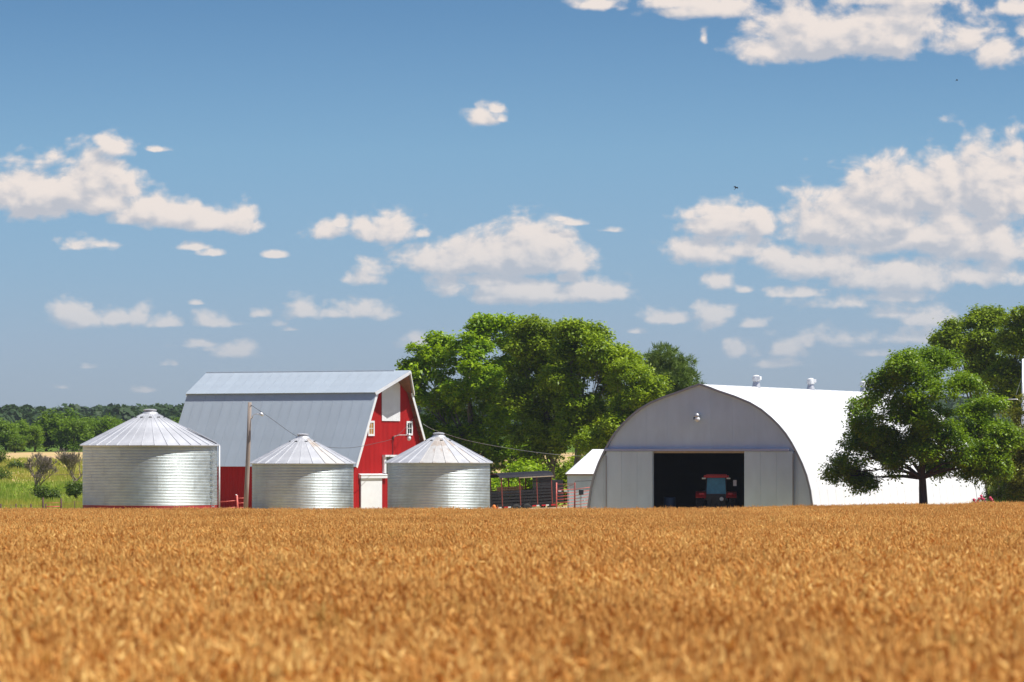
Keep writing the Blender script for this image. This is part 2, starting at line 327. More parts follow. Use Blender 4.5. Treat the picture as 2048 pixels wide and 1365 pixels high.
# ------------------------------------------------------------------ ground
def ground_material():
    m = bpy.data.materials.new('ground_cover'); m.use_nodes = True; nt = m.node_tree; N = nt.nodes; L = nt.links
    b = N['Principled BSDF']; b.inputs['Roughness'].default_value = .95; b.inputs['Specular IOR Level'].default_value = .1
    g = N.new('ShaderNodeNewGeometry'); sp = N.new('ShaderNodeSeparateXYZ'); L.new(g.outputs['Position'], sp.inputs[0])
    def noise(s, stretch=(1, 1, 1), d=6):
        mp = N.new('ShaderNodeMapping'); mp.inputs['Scale'].default_value = stretch; L.new(g.outputs['Position'], mp.inputs[0])
        x = N.new('ShaderNodeTexNoise'); x.inputs['Scale'].default_value = s; x.inputs['Detail'].default_value = d; L.new(mp.outputs[0], x.inputs['Vector']); return x.outputs[0]
    def mr(x, a, b_, c=0, d=1):
        q = N.new('ShaderNodeMapRange'); L.new(x, q.inputs[0]); q.inputs[1].default_value = a; q.inputs[2].default_value = b_; q.inputs[3].default_value = c; q.inputs[4].default_value = d; return q.outputs[0]
    def mx(f, a, b_):
        q = N.new('ShaderNodeMix'); q.data_type = 'RGBA'; L.new(f, q.inputs[0])
        for s, v in ((6, a), (7, b_)):
            if isinstance(v, tuple): q.inputs[s].default_value = v+(1,)
            else: L.new(v, q.inputs[s])
        return q.outputs[2]
    def mth(op, a, b_):
        q = N.new('ShaderNodeMath'); q.operation = op
        for i, v in enumerate((a, b_)):
            if isinstance(v, (int, float)): q.inputs[i].default_value = v
            else: L.new(v, q.inputs[i])
        return q.outputs[0]
    soil = mx(mr(noise(1.5), .35, .65), (.05, .028, .014), (.09, .05, .02))
    green = mx(mr(noise(.09, (1, .35, 1)), .35, .65), (.20, .30, .02), (.36, .38, .05))
    green = mx(mr(noise(1.3, (1, .25, 1), 3), .45, .75), green, (.08, .13, .02))
    tan = mx(mr(noise(.25, (1, .3, 1)), .35, .7), (.58, .38, .22), (.45, .38, .13))
    yy = mth('ADD', sp.outputs[1], mth('MULTIPLY', mth('SUBTRACT', noise(.03, (1, .5, 1)), .5), 140))
    far = mx(mr(yy, 465, 520), green, tan)
    far = mx(mr(yy, 690, 715), far, (.10, .17, .02))
    yy2 = mth('ADD', sp.outputs[1], mth('MULTIPLY', mth('SUBTRACT', noise(.12, (1, .4, 1)), .5), 40))
    near = mx(mr(yy2, 375, 392), tan, far)
    yard = mx(mr(noise(.25), .4, .6), near, (.17, .16, .05))
    rightside = mr(sp.outputs[0], -36, -30)
    yardm = mth('MULTIPLY', rightside, mr(sp.outputs[1], 372, 360))
    c = mx(yardm, near, yard)
    c = mx(mr(sp.outputs[1], 292.5, 294), soil, c)
    L.new(c, b.inputs['Base Color'])
    bp = N.new('ShaderNodeBump'); bp.inputs['Strength'].default_value = .5; bp.inputs['Distance'].default_value = .1; L.new(noise(4), bp.inputs['Height']); L.new(bp.outputs[0], b.inputs['Normal'])
    return m
ys = np.concatenate([np.arange(-60, 420, 4.0), np.arange(420, 760, 12.0), np.arange(760, 2700, 60.0), np.array([3000, 4000, 6000, 9000.])])
xs = np.concatenate([-np.geomspace(4000, 62, 18), np.arange(-60, 61, 4.0), np.geomspace(62, 4000, 18)])
XX, YY = np.meshgrid(xs, ys); ZZ = gza(XX, YY)
V = np.stack([XX, YY, ZZ], -1).reshape(-1, 3); nx = len(xs); ny = len(ys)
i = np.arange(nx-1)[None, :]+np.arange(ny-1)[:, None]*nx
Fq = np.stack([i, i+1, i+1+nx, i+nx], -1).reshape(-1, 4)
g = link('ground', npmesh('ground', V, Fq, ground_material(), True)); g['kind'] = 'structure'; g['label'] = 'gently rolling farm ground under the wheat, yard and pasture'

# ------------------------------------------------------------------ wheat field
rng = np.random.default_rng(7)
def wheat_material():
    m = bpy.data.materials.new('ripe_wheat'); m.use_nodes = True; nt = m.node_tree; N = nt.nodes; L = nt.links
    b = N['Principled BSDF']; b.inputs['Roughness'].default_value = .65; b.inputs['Specular IOR Level'].default_value = .25
    g = N.new('ShaderNodeNewGeometry')
    def noise(s, stretch=(1, 1, 0)):
        mp = N.new('ShaderNodeMapping'); mp.inputs['Scale'].default_value = stretch; L.new(g.outputs['Position'], mp.inputs[0])
        x = N.new('ShaderNodeTexNoise'); x.inputs['Scale'].default_value = s; x.inputs['Detail'].default_value = 4; L.new(mp.outputs[0], x.inputs['Vector']); return x.outputs[0]
    def mr(x, a, b_):
        q = N.new('ShaderNodeMapRange'); L.new(x, q.inputs[0]); q.inputs[1].default_value = a; q.inputs[2].default_value = b_; return q.outputs[0]
    def mx(f, a, b_):
        q = N.new('ShaderNodeMix'); q.data_type = 'RGBA'; L.new(f, q.inputs[0])
        for s, v in ((6, a), (7, b_)):
            if isinstance(v, tuple): q.inputs[s].default_value = v+(1,)
            else: L.new(v, q.inputs[s])
        return q.outputs[2]
    c = mx(mr(g.outputs['Random Per Island'], 0, 1), (.78, .39, .085), (.98, .72, .26))
    c = mx(mr(noise(.12, (1, .35, 0)), .42, .68), c, (.74, .40, .10))
    c = mx(mr(noise(.9, (1, .6, 0)), .60, .80), c, (.62, .44, .12))
    L.new(c, b.inputs['Base Color'])
    t = N.new('ShaderNodeBsdfTranslucent'); L.new(c, t.inputs[0]); ms = N.new('ShaderNodeMixShader'); ms.inputs[0].default_value = .42
    L.new(b.outputs[0], ms.inputs[1]); L.new(t.outputs[0], ms.inputs[2]); L.new(ms.outputs[0], N['Material Output'].inputs[0])
    return m
wm = wheat_material()
def wheat_patch(seed, S=1.6, n=270):
    r = np.random.default_rng(seed); Vs = []; Fs = []
    ph = r.uniform(0, 6.28, 4)
    def add(v, f):
        o = len(Vs); Vs.extend(v); Fs.extend([tuple(i+o for i in q) for q in f])
    for k in range(n):
        x, y = r.uniform(-S/2, S/2, 2)
        cl = .05*math.sin(x*7+ph[0])*math.sin(y*6+ph[1])+.035*math.sin(x*15+y*9+ph[2])
        h = .76+cl+r.normal(0, .065); a = r.uniform(0, 6.28); ln = r.uniform(.02, .09)
        # prevailing lean towards the left, like a light wind
        dx, dy = math.cos(a)*ln-.03, math.sin(a)*ln
        top = np.array([x+dx, y+dy, h]); w = .0035
        add([(x-w, y, 0), (x+w, y, 0), (top[0]+w, top[1], h), (top[0]-w, top[1], h)], [(0, 1, 2, 3)])
        el = r.uniform(.10, .15); inc = abs(r.normal(.45, .4)); aa = r.uniform(0, 6.28)
        d = np.array([math.sin(inc)*math.cos(aa), math.sin(inc)*math.sin(aa), math.cos(inc)])
        u = np.cross(d, [0, 0, 1.0]); u /= np.linalg.norm(u)+1e-6; v_ = np.cross(d, u)
        wd = r.uniform(.014, .024); m1 = top+d*el*.35; e = top+d*el
        add([top, m1+u*wd, m1+v_*wd, m1-u*wd, m1-v_*wd, e], [(0, 2, 1, 1), (0, 3, 2, 2), (0, 4, 3, 3), (0, 1, 4, 4), (5, 1, 2, 2), (5, 2, 3, 3), (5, 3, 4, 4), (5, 4, 1, 1)])
        for q in range(3):
            dd = d+r.normal(0, .28, 3); b0 = top+d*el*r.uniform(.3, .9); tip = b0+dd*r.uniform(.05, .09); s_ = np.cross(dd, r.normal(0, 1, 3)); s_ /= np.linalg.norm(s_)+1e-6
            add([b0-s_*.0022, b0+s_*.0022, tip], [(0, 1, 2, 2)])
        if r.random() < .25:
            hh = h*r.uniform(.55, .9); a2 = r.uniform(0, 6.28); c_, s2 = math.cos(a2), math.sin(a2); lw = .006
            p0 = np.array([x+dx*hh/h, y+dy*hh/h, hh]); p1 = p0+np.array([c_*.1, s2*.1, r.uniform(-.02, .08)]); p2 = p0+np.array([c_*.2, s2*.2, r.uniform(-.2, .0)]); s3 = np.array([-s2, c_, 0])*lw
            add([p0-s3, p0+s3, p1+s3, p1-s3, p2], [(0, 1, 2, 3), (3, 2, 4, 4)])
    me = bpy.data.meshes.new('wheat_plants'); me.from_pydata([tuple(map(float, v)) for v in Vs], [], [tuple(dict.fromkeys(f)) for f in Fs]); me.update(); me.materials.append(wm)
    return me
pc = bpy.data.collections.new('wheat_plants')
for k in range(7):
    o = bpy.data.objects.new('wheat_plants', wheat_patch(100+k)); pc.objects.link(o)
pts = []; rot = []; scl = []; idx = []
def put(x, y, s=1.0):
    pts.append((x, y, 0)); rot.append((rng.normal(0, .02), rng.normal(0, .02), rng.uniform(0, 6.28))); scl.append((s*rng.uniform(.95, 1.1), s*rng.uniform(.95, 1.1), rng.uniform(.9, 1.09))); idx.append(int(rng.integers(0, 7)))
y = 19.0
while y < 291.5:
    hw = y*1024/F*1.10+1.5
    stp = 1.32
    for x in np.arange(-hw, hw, stp): put(x+rng.uniform(-.25, .25), y+rng.uniform(-.25, .25))
    y += stp
pts = np.array(pts); ed = pts[:, 1] < 291.2+1.3*np.sin(pts[:, 0]*.5)*0
pts[:, 2] = gza(pts[:, 0], pts[:, 1])+.05*np.sin(pts[:, 0]*.9+pts[:, 1]*.13)*np.sin(pts[:, 1]*.23)+rng.normal(0, .025, len(pts))
pm = bpy.data.meshes.new('wheat_field'); pm.from_pydata([tuple(p) for p in pts], [], [])
at = pm.attributes.new('rot', 'FLOAT_VECTOR', 'POINT'); at.data.foreach_set('vector', np.array(rot, dtype=np.float32).ravel())
at = pm.attributes.new('scl', 'FLOAT_VECTOR', 'POINT'); at.data.foreach_set('vector', np.array(scl, dtype=np.float32).ravel())
at = pm.attributes.new('pick', 'INT', 'POINT'); at.data.foreach_set('value', np.array(idx, dtype=np.int32))
def gn_instances(name, coll):
    ng = bpy.data.node_groups.new(name, 'GeometryNodeTree'); ng.interface.new_socket('Geometry', in_out='INPUT', socket_type='NodeSocketGeometry'); ng.interface.new_socket('Geometry', in_out='OUTPUT', socket_type='NodeSocketGeometry')
    gi = ng.nodes.new('NodeGroupInput'); go = ng.nodes.new('NodeGroupOutput'); ip = ng.nodes.new('GeometryNodeInstanceOnPoints'); ci = ng.nodes.new('GeometryNodeCollectionInfo')
    ci.inputs['Collection'].default_value = coll; ci.inputs['Separate Children'].default_value = True; ci.inputs['Reset Children'].default_value = True
    def at(nm, ty):
        q = ng.nodes.new('GeometryNodeInputNamedAttribute'); q.data_type = ty; q.inputs['Name'].default_value = nm; return q.outputs['Attribute']
    e2r = ng.nodes.new('FunctionNodeEulerToRotation'); ng.links.new(at('rot', 'FLOAT_VECTOR'), e2r.inputs[0])
    ng.links.new(gi.outputs[0], ip.inputs['Points']); ng.links.new(ci.outputs[0], ip.inputs['Instance']); ip.inputs['Pick Instance'].default_value = True
    ng.links.new(at('pick', 'INT'), ip.inputs['Instance Index']); ng.links.new(e2r.outputs[0], ip.inputs['Rotation']); ng.links.new(at('scl', 'FLOAT_VECTOR'), ip.inputs['Scale'])
    ng.links.new(ip.outputs[0], go.inputs[0]); return ng
wf = link('wheat_field', pm); tag(wf, 'ripe golden brown wheat field filling the foreground', 'wheat', kind='stuff')
md = wf.modifiers.new('plants', 'NODES'); md.node_group = gn_instances('wheat_field', pc)

def edge_weeds():
    r = np.random.default_rng(55); n = 2600; X = r.uniform(-38, 38, n); X = X+1.5*np.sin(X*2.1); Y = r.uniform(290.6, 293.2, n); z = gza(X, Y); h = r.uniform(.7, 1.02, n)+.09*np.sin(X*1.3)+.07*np.sin(X*4.7); w = r.uniform(.008, .03, n)
    V = np.stack([np.stack([X-w, Y, z], -1), np.stack([X+w, Y, z], -1), np.stack([X+r.normal(0, .09, n), Y+r.normal(0, .1, n), z+h], -1)], 1).reshape(-1, 3)
    gm = leafmat('edge_grass', (.30, .30, .08), (.75, .52, .22), .3, .7, .8)
    o = link('edge_weeds', npmesh('edge_weeds', V, np.arange(len(V)).reshape(-1, 3), gm, k=3)); tag(o, 'straggling weeds and stray stems along the far edge of the wheat', 'weeds', kind='stuff')
edge_weeds()

# ------------------------------------------------------------------ foliage
def leaf_cloud(centers, nl, size, spread, seed, up=.55, flat=.75, outdir=None):
    r = np.random.default_rng(seed); n = len(centers)
    C = np.repeat(centers, nl, 0)+r.normal(0, 1, (n*nl, 3))*np.array([spread, spread, spread*flat])
    nn = r.normal(0, 1, (n*nl, 3)); nn /= np.linalg.norm(nn, axis=1, keepdims=True); nn[:, 2] = np.abs(nn[:, 2])
    nn = nn+np.array([0, 0, up])
    if outdir is not None: nn += np.repeat(outdir, nl, 0)*.5
    nn /= np.linalg.norm(nn, axis=1, keepdims=True)
    t = np.cross(nn, r.normal(0, 1, (n*nl, 3))); t /= np.linalg.norm(t, axis=1, keepdims=True); b = np.cross(nn, t)
    s = (size*r.uniform(.65, 1.35, (n*nl, 1)))*.5
    V = np.stack([C-t*s*1.25, C-b*s*.62+nn*s*.12, C+t*s*1.25, C+b*s*.62+nn*s*.12], 1).reshape(-1, 3)
    Fq = np.arange(n*nl*4).reshape(-1, 4)
    return V, Fq
def lobes_world(lobes, Y, seed, dscale=1.0):
    r = np.random.default_rng(seed); out = []
    xs_ = [l[0] for l in lobes]; cx = sum(xs_)/len(xs_); half = max(1, max(abs(x-cx) for x in xs_))
    for (px, py, rx, ry) in lobes:
        s = Y/F; dd = math.sqrt(max(0, 1-((px-cx)/half)**2))*half*s*.5*dscale
        yo = r.uniform(-dd, dd)
        c = P(px, py, Y+yo); out.append((np.array(c), np.array([rx*s, (rx+ry)/2*s*1.1, ry*s])))
    return out
def lobe_clusters(LW, n, seed, inner=.2, bumpy=.18, sub=.95):
    r = np.random.default_rng(seed); S_ = []
    for k, (c, rad) in enumerate(LW):                 # sprays of foliage sitting on the skin of every lobe
        area = rad[0]*rad[2]; K = max(4, int(area*2.6/(sub*sub)+3))
        for q in range(K):
            d = r.normal(0, 1, 3); d /= np.linalg.norm(d)
            if d[2] < -.3 and r.random() < .4: continue
            f = r.uniform(.25, .7) if r.random() < inner else r.uniform(.72, 1.04)
            p = c+d*rad*f
            if any(np.sum(((p-c2)/r2)**2) < .36 for j, (c2, r2) in enumerate(LW) if j != k) and r.random() < .75: continue
            S_.append((p, sub*r.uniform(.55, 1.15)*min(1, rad[2]/1.2+.3)))
    w = np.array([q[1]**2 for q in S_]); w = w/w.sum(); C = []; D = []
    ch = r.choice(len(S_), size=n, p=w)
    for k in ch:
        c, rr = S_[k]; d = r.normal(0, 1, 3); d[2] = d[2]*.8+.25; d /= np.linalg.norm(d)
        C.append(c+d*np.array([1.15, 1.15, .75])*rr*r.uniform(.55, 1.0)); D.append(d)
    return np.array(C), np.array(D)
def tree(name, label, cat, lobes, Y, base, leafm, barkm, ncl, nl, size, spread, seed, tr=.3, group=None, up=.55, dscale=1.0, limbs=12, inner=.2, trunk_top=None, bumpy=.18, fork=.35):
    r = np.random.default_rng(seed); bx = (base-1024)/F*Y; bz = gz(bx, Y)
    o = thing(name, label, cat, (bx, Y, bz), group=group); O = np.array([bx, Y, bz])
    LW = lobes_world(lobes, Y, seed, dscale)
    C, D = lobe_clusters(LW, ncl, seed+1, inner, bumpy)
    V, Fq = leaf_cloud(C, nl, size, spread, seed+2, up, outdir=D)
    top = max(c[2]+rd[2] for c, rd in LW)-bz
    mb = MB(); h = (trunk_top if trunk_top else top*.72)
    mid = np.mean([c for c, _ in LW], 0)-O
    tp = [Vector((0, 0, -.3)), Vector((r.normal(0, .05), 0, h*.12)), Vector((mid[0]*.15, mid[1]*.15, h*.35)), Vector((mid[0]*.4, mid[1]*.4, h*.65)), Vector((mid[0]*.7, mid[1]*.7, h))]
    mb.tube(tp, [tr*1.35, tr, tr*.82, tr*.5, tr*.15], 8)
    order = sorted(range(len(LW)), key=lambda k: LW[k][0][2])
    for k in order[:limbs] if limbs < len(order) else order:
        c = Vector(LW[k][0]-O); st = min(h*.8, max(h*fork*.6, c.z*fork+r.uniform(-.3, .3))); t = st/h
        s0 = tp[2].lerp(tp[3], min(1, max(0, (t-.35)/.3))) if t > .35 else tp[1].lerp(tp[2], max(0, (t-.12)/.23))
        s0 = Vector((s0.x, s0.y, st)); m1 = s0.lerp(c, .45)+Vector((r.normal(0, .15), r.normal(0, .15), .25+r.normal(0, .2)))
        mb.tube([s0, s0.lerp(m1, .5)+Vector((0, 0, .08)), m1, m1.lerp(c, .6), c], [tr*.34, tr*.26, tr*.18, tr*.10, tr*.05], 6)
        near = np.argsort(np.sum((C-(np.array(c)+O))**2, 1))[:60]
        for q in r.choice(near, min(7, len(near)), replace=False):
            e = Vector(C[q]-O); s1 = m1.lerp(c, r.uniform(.1, 1)); mb.tube([s1, s1.lerp(e, .5)+Vector(r.normal(0, .08, 3)), e], [tr*.1, tr*.07, tr*.03], 4)
    link('trunk', mb.mesh('trunk', barkm, True), o)
    link('crown', npmesh('crown', V-O, Fq, leafm), o)
    return o
# yard tree in front of the quonset
YT = [(1815,735,40,34),(1845,712,22,18),(1880,738,42,34),(1770,762,32,32),(1925,780,30,36),(1722,803,32,22),(1785,812,42,32),(1855,795,50,42),(1960,828,40,34),(1728,876,46,24),(1695,905,24,22),(1700,945,36,26),(1730,955,32,22),(1775,885,42,34),(1845,872,48,42),(1918,855,36,36),(1988,872,34,42),(1995,925,28,28),(1895,925,36,26),(1945,938,34,26),(1860,925,34,26),(1797,938,30,12),(1678,950,20,16),(1820,840,34,24),(1848,900,46,30),(1805,905,34,24),(1890,895,34,28),(2005,900,28,30),(1740,905,36,22),(1770,925,34,18),(1730,850,26,18),(1965,915,34,30)]
tree('leafy_tree', 'full round green tree with dark trunk standing in front of the white rounded roof', 'tree', YT, 290.5, 1847, M['leafF'], M['bark'], 4300, 24, .175, .21, 11, tr=.30, trunk_top=7.2, inner=.3, fork=.62, limbs=13)
# trees behind the barn and the bins
A = [(845,735,38,36),(828,762,24,36),(880,700,34,34),(930,695,38,38),(965,668,34,32),(1005,655,42,32),(860,800,50,50),(935,765,60,60),(1000,740,60,60),(900,860,56,50),(985,840,64,60),(960,910,70,42),(1040,925,52,40),(845,860,30,40),(1020,800,40,50)]
tree('leafy_tree', 'bright green broad tree rising right behind the red barn gable', 'tree', A, 368, 945, M['leafA'], M['barkg'], 2900, 20, .29, .24, 21, tr=.45, group='tall trees behind the farmyard', bumpy=.2)
B1 = [(1055,665,36,26),(1085,680,44,36),(1040,720,40,46),(1095,740,58,50),(1060,800,52,50),(1110,810,60,54),(1070,870,48,44),(1120,880,46,38)]
tree('leafy_tree', 'tall olive green tree in the middle of the group behind the bins', 'tree', B1, 362, 1105, M['leafB'], M['barkg'], 2100, 20, .26, .25, 31, tr=.35, group='tall trees behind the farmyard')
B2 = [(1140,668,28,24),(1165,690,38,36),(1205,700,38,34),(1140,740,50,46),(1200,755,50,44),(1235,722,28,32),(1180,810,56,44),(1150,860,40,32)]
tree('leafy_tree', 'light green tree with pointed top, right of the tall olive tree', 'tree', B2, 356, 1150, M['leafC'], M['barkg'], 2000, 20, .25, .25, 41, tr=.30, group='tall trees behind the farmyard')
C1 = [(1255,762,32,32),(1285,765,32,32),(1300,790,24,28),(1250,815,40,36),(1285,815,30,30),(1225,855,38,32),(1245,880,40,26),(1190,885,30,26)]
tree('leafy_tree', 'smaller thin crowned tree leaning over the left shoulder of the arched building', 'tree', C1, 352, 1195, M['leafC'], M['barkg'], 1150, 20, .21, .26, 51, tr=.22, group='tall trees behind the farmyard')
D1 = [(1340,725,34,26),(1318,745,30,28),(1365,750,26,28),(1300,775,26,30),(1340,780,44,36),(1372,785,20,30),(1335,815,44,30)]
def pine(lobes, Y, base, seed):
    bx = (base-1024)/F*Y; bz = gz(bx, Y); o = thing('pine_tree', 'dark round topped pine tree behind the peak of the arched building', 'tree', (bx, Y, bz)); O = np.array([bx, Y, bz])
    LW = lobes_world(lobes, Y, seed); C, D = lobe_clusters(LW, 900, seed, .25); r = np.random.default_rng(seed)
    n = len(C); nl = 36; CC = np.repeat(C, nl, 0); d = r.normal(0, 1, (n*nl, 3))+np.repeat(D, nl, 0)*.8+np.array([0, 0, .7]); d /= np.linalg.norm(d, axis=1, keepdims=True)
    s = np.cross(d, r.normal(0, 1, (n*nl, 3))); s /= np.linalg.norm(s, axis=1, keepdims=True); ln = r.uniform(.25, .5, (n*nl, 1)); b0 = CC+r.normal(0, .12, (n*nl, 3))
    V = np.stack([b0-s*.03, b0+s*.03, b0+d*ln+s*.012, b0+d*ln-s*.012], 1).reshape(-1, 3)
    link('crown', npmesh('crown', V-O, np.arange(len(V)).reshape(-1, 4), M['pine']), o)
    mb = MB(); mb.tube([(0, 0, -.3), (0, 0, 4), (.1, 0, 8), (0, 0, 11)], [.32, .28, .18, .05], 8)
    for k in range(14):
        c = Vector(LW[k % len(LW)][0]-O)+Vector(r.normal(0, .4, 3)); mb.tube([(0, 0, max(1.5, c.z-1.2)), c], [.09, .03], 5)
    part('trunk', mb, M['bark'], o, True)
pine(D1, 400, 1338, 61)
E1 = [(1893,690,24,28),(1915,675,30,28),(1950,650,34,26),(1985,655,32,30),(1930,715,42,32),(1975,700,46,40),(1950,750,40,30)]
tree('leafy_tree', 'tall green tree rising directly behind the yard tree, left of the cut off one', 'tree', E1, 385, 1965, M['leafB'], M['bark'], 1700, 20, .24, .27, 71, tr=.4, group='tall trees at the right edge')
E2 = [(2035,650,36,32),(2075,655,40,40),(2025,700,42,40),(2080,720,50,50),(2020,760,36,36),(2060,800,60,40),(1995,775,30,26)]
tree('leafy_tree', 'tall green tree cut off by the right edge of the picture', 'tree', E2, 380, 2030, M['leafB'], M['bark'], 1700, 20, .24, .27, 81, tr=.4, group='tall trees at the right edge')
def shrub(name, label, lobes, Y, base, leafm, ncl, nl, size, spread, seed, stems=9, tr=.05, group=None, cat='shrub'):
    bx = (base-1024)/F*Y; bz = gz(bx, Y); o = thing(name, label, cat, (bx, Y, bz), group=group); O = np.array([bx, Y, bz]); r = np.random.default_rng(seed)
    LW = lobes_world(lobes, Y, seed); C, D = lobe_clusters(LW, ncl, seed+1, .35); V, Fq = leaf_cloud(C, nl, size, spread, seed+2, .4, outdir=D)
    V[:, 2] = np.maximum(V[:, 2], bz+.02)
    mb = MB()
    for k in range(stems):
        e = Vector(C[r.integers(len(C))]-O); mb.tube([(r.normal(0, .1), r.normal(0, .1), -.1), Vector((e.x*.35, e.y*.35, e.z*.6)), e], [tr, tr*.7, tr*.25], 5)
    part('stem', mb, M['bark'], o, True); link('foliage', npmesh('foliage', V-O, Fq, leafm), o); return o
shrub('tall_shrub', 'tall green and yellow shrub cut off by the right edge, beside the yard tree', [(2040,830,26,34),(2060,870,40,50),(2035,890,24,50),(2040,950,30,50),(2070,960,40,60),(2030,985,22,30)], 300, 2045, M['leafY'], 500, 26, .16, .24, 91, 12, .07)
shrub('tall_shrub', 'dark green shrub filling the corner under the yard tree at the right edge', [(2022,965,26,40),(2045,985,34,30),(2018,1000,26,20),(2000,940,18,26)], 302.5, 2025, M['leafF'], 420, 26, .16, .24, 95, 12, .06)
def thin_bush():
    bx = (1990-1024)/F*299; bz = gz(bx, 299); o = thing('twiggy_bush', 'thin twiggy bush with upright stems between the roses and the dark corner shrub', 'bush', (bx, 299, bz)); r = np.random.default_rng(5)
    mb = MB(); C = []
    for k in range(60):
        a = r.uniform(0, 6.28); t = r.uniform(.1, .75); h = r.uniform(1.3, 2.8); e = Vector((math.cos(a)*t*1.3, math.sin(a)*t*1.0, h)); m_ = Vector((e.x*.35, e.y*.35, h*.5))
        mb.tube([(r.normal(0, .1), r.normal(0, .1), 0), m_, e], [.016, .011, .006], 4)
        for q in np.linspace(.35, 1, 6): C.append(np.array(m_.lerp(e, (q-.35)/.65)) if q > .35 else np.array(m_))
    V, Fq = leaf_cloud(np.array(C), 7, .10, .09, 9); part('stem', mb, M['twig'], o, True); link('foliage', npmesh('foliage', V, Fq, M['leafS']), o)
thin_bush()
# low growth under the trees behind the yard: shrubs one can tell apart
for k, (px, py, rx, ry, Y, lab, mt_) in enumerate([(880,935,60,45,372,'dark leafy shrub under the bright tree, behind the right-hand grain bin', 'leafB'), (1010,960,70,40,352,'bright low shrub behind the black livestock trailer','leafA'), (1085,960,60,45,366,'dark low shrub under the olive tree, behind the trailer roof','leafB'), (1165,955,60,35,372,'low shrub behind the small white shed','leafC'), (1235,920,50,60,374,'dense shrub hidden partly by the left edge of the arched building','leafC')]):
    shrub('leafy_shrub', lab, [(px, py, rx, ry), (px-rx*.5, py+ry*.4, rx*.6, ry*.6), (px+rx*.5, py+ry*.3, rx*.6, ry*.7), (px, py+ry*.6, rx, ry*.5)], Y, px, M[mt_], 420, 22, .24, .36, 200+k*7, 8, .06, 'shrubs under the trees')
# trees of the pasture edge, far left
protoD = []
for k in range(3):
    r = np.random.default_rng(300+k); LW = []
    for q in range(9):
        a = r.uniform(0, 6.28); rr = r.uniform(0, 1.7); LW.append((np.array([math.cos(a)*rr, math.sin(a)*rr, r.uniform(1.6, 4.9)-rr*.5]), np.array([1.3, 1.3, 1.15])*r.uniform(.75, 1.2)))
    C, D = lobe_clusters(LW, 330, 310+k, .2, sub=.8); V, Fq = leaf_cloud(C, 12, .34, .34, 320+k, outdir=D)
    cm = npmesh('crown', V, Fq, M['leafD']); mb = MB(); mb.tube([(0, 0, -.4), (0, 0, 1.5), (.2, .1, 3.6)], [.2, .16, .06], 6)
    for q in range(6): mb.tube([(0, 0, 1+q*.3), tuple(LW[q][0])], [.08, .03], 4)
    protoD.append((cm, mb.mesh('trunk', M['bark'], True)))
spotsD = [(-25,745,1.15,'at the far left edge of the belt'),(12,722,1.1,'leftmost whole tree of the belt'),(48,735,1.0,'second whole tree from the left edge'),(70,712,.85,'low dark tree beyond the bare tree'),(92,742,1.1,'round tree above and right of the bare tree'),(122,738,1.35,'tallest tree of the belt with a bright crown'),(148,726,1.1,'bright tree right of the tallest one'),(172,742,1.2,'third bright tree left of the big bin roof'),(196,730,1.05,'tree whose top clears the bin roof slope'),(222,748,1.2,'tree half hidden by the big bin roof'),(250,740,1.1,'tree just under the hill left of the bin cap'),(285,752,1.1,'tree hidden behind the big bin cap'),(30,700,.6,'small bushy tree at the foot of the belt'),(340,750,1.2,'last tree between the bin cap and the barn roof')]
for k, (px, Y, s, lab) in enumerate(spotsD):
    x = (px-1024)/F*Y; cm, tm = protoD[k % 3]
    o = thing('pasture_tree', 'pasture belt tree, '+lab, 'tree', (x, Y, gz(x, Y)-.1), k*1.7, 'trees along the far side of the pasture'); o.scale = (s*1.05, s*1.05, s*.95)
    link('crown', cm, o); link('trunk', tm, o)
# wooded hill far away
def far_wood():
    r = np.random.default_rng(77); Vs = []; n = 2600
    Yc = r.uniform(1350, 2200, n); Xc = r.uniform(-1, 1, n)*Yc*.15; zc = gza(Xc, Yc)+6*np.sin(Xc*.006+1.0)*np.clip((Yc-1400)/700, 0, 1)
    hgt = r.uniform(6, 10.5, n); rad = r.uniform(3.5, 6.5, n)
    nl = 70; d = r.normal(0, 1, (n, nl, 3)); d /= np.linalg.norm(d, axis=2, keepdims=True); d[..., 2] = np.abs(d[..., 2])-.15
    C = np.stack([Xc, Yc, zc+hgt*.55], -1)[:, None, :]+d*np.stack([rad, rad, hgt*.5], -1)[:, None, :]*r.uniform(.8, 1.08, (n, nl, 1))
    nn = d+np.array([0, 0, .3])+r.normal(0, .4, d.shape); nn /= np.linalg.norm(nn, axis=2, keepdims=True)
    t = np.cross(nn, r.normal(0, 1, nn.shape)); t /= np.linalg.norm(t, axis=2, keepdims=True); b = np.cross(nn, t); s = r.uniform(.8, 1.7, (n, nl, 1))
    V = np.stack([C-t*s, C-b*s*.8, C+t*s, C+b*s*.8], 2).reshape(-1, 3)
    o = link('distant_forest', npmesh('distant_forest', V, np.arange(len(V)).reshape(-1, 4), M['leafW'])); tag(o, 'dark bluish wooded hillside on the horizon at the left', 'forest', kind='stuff')
far_wood()
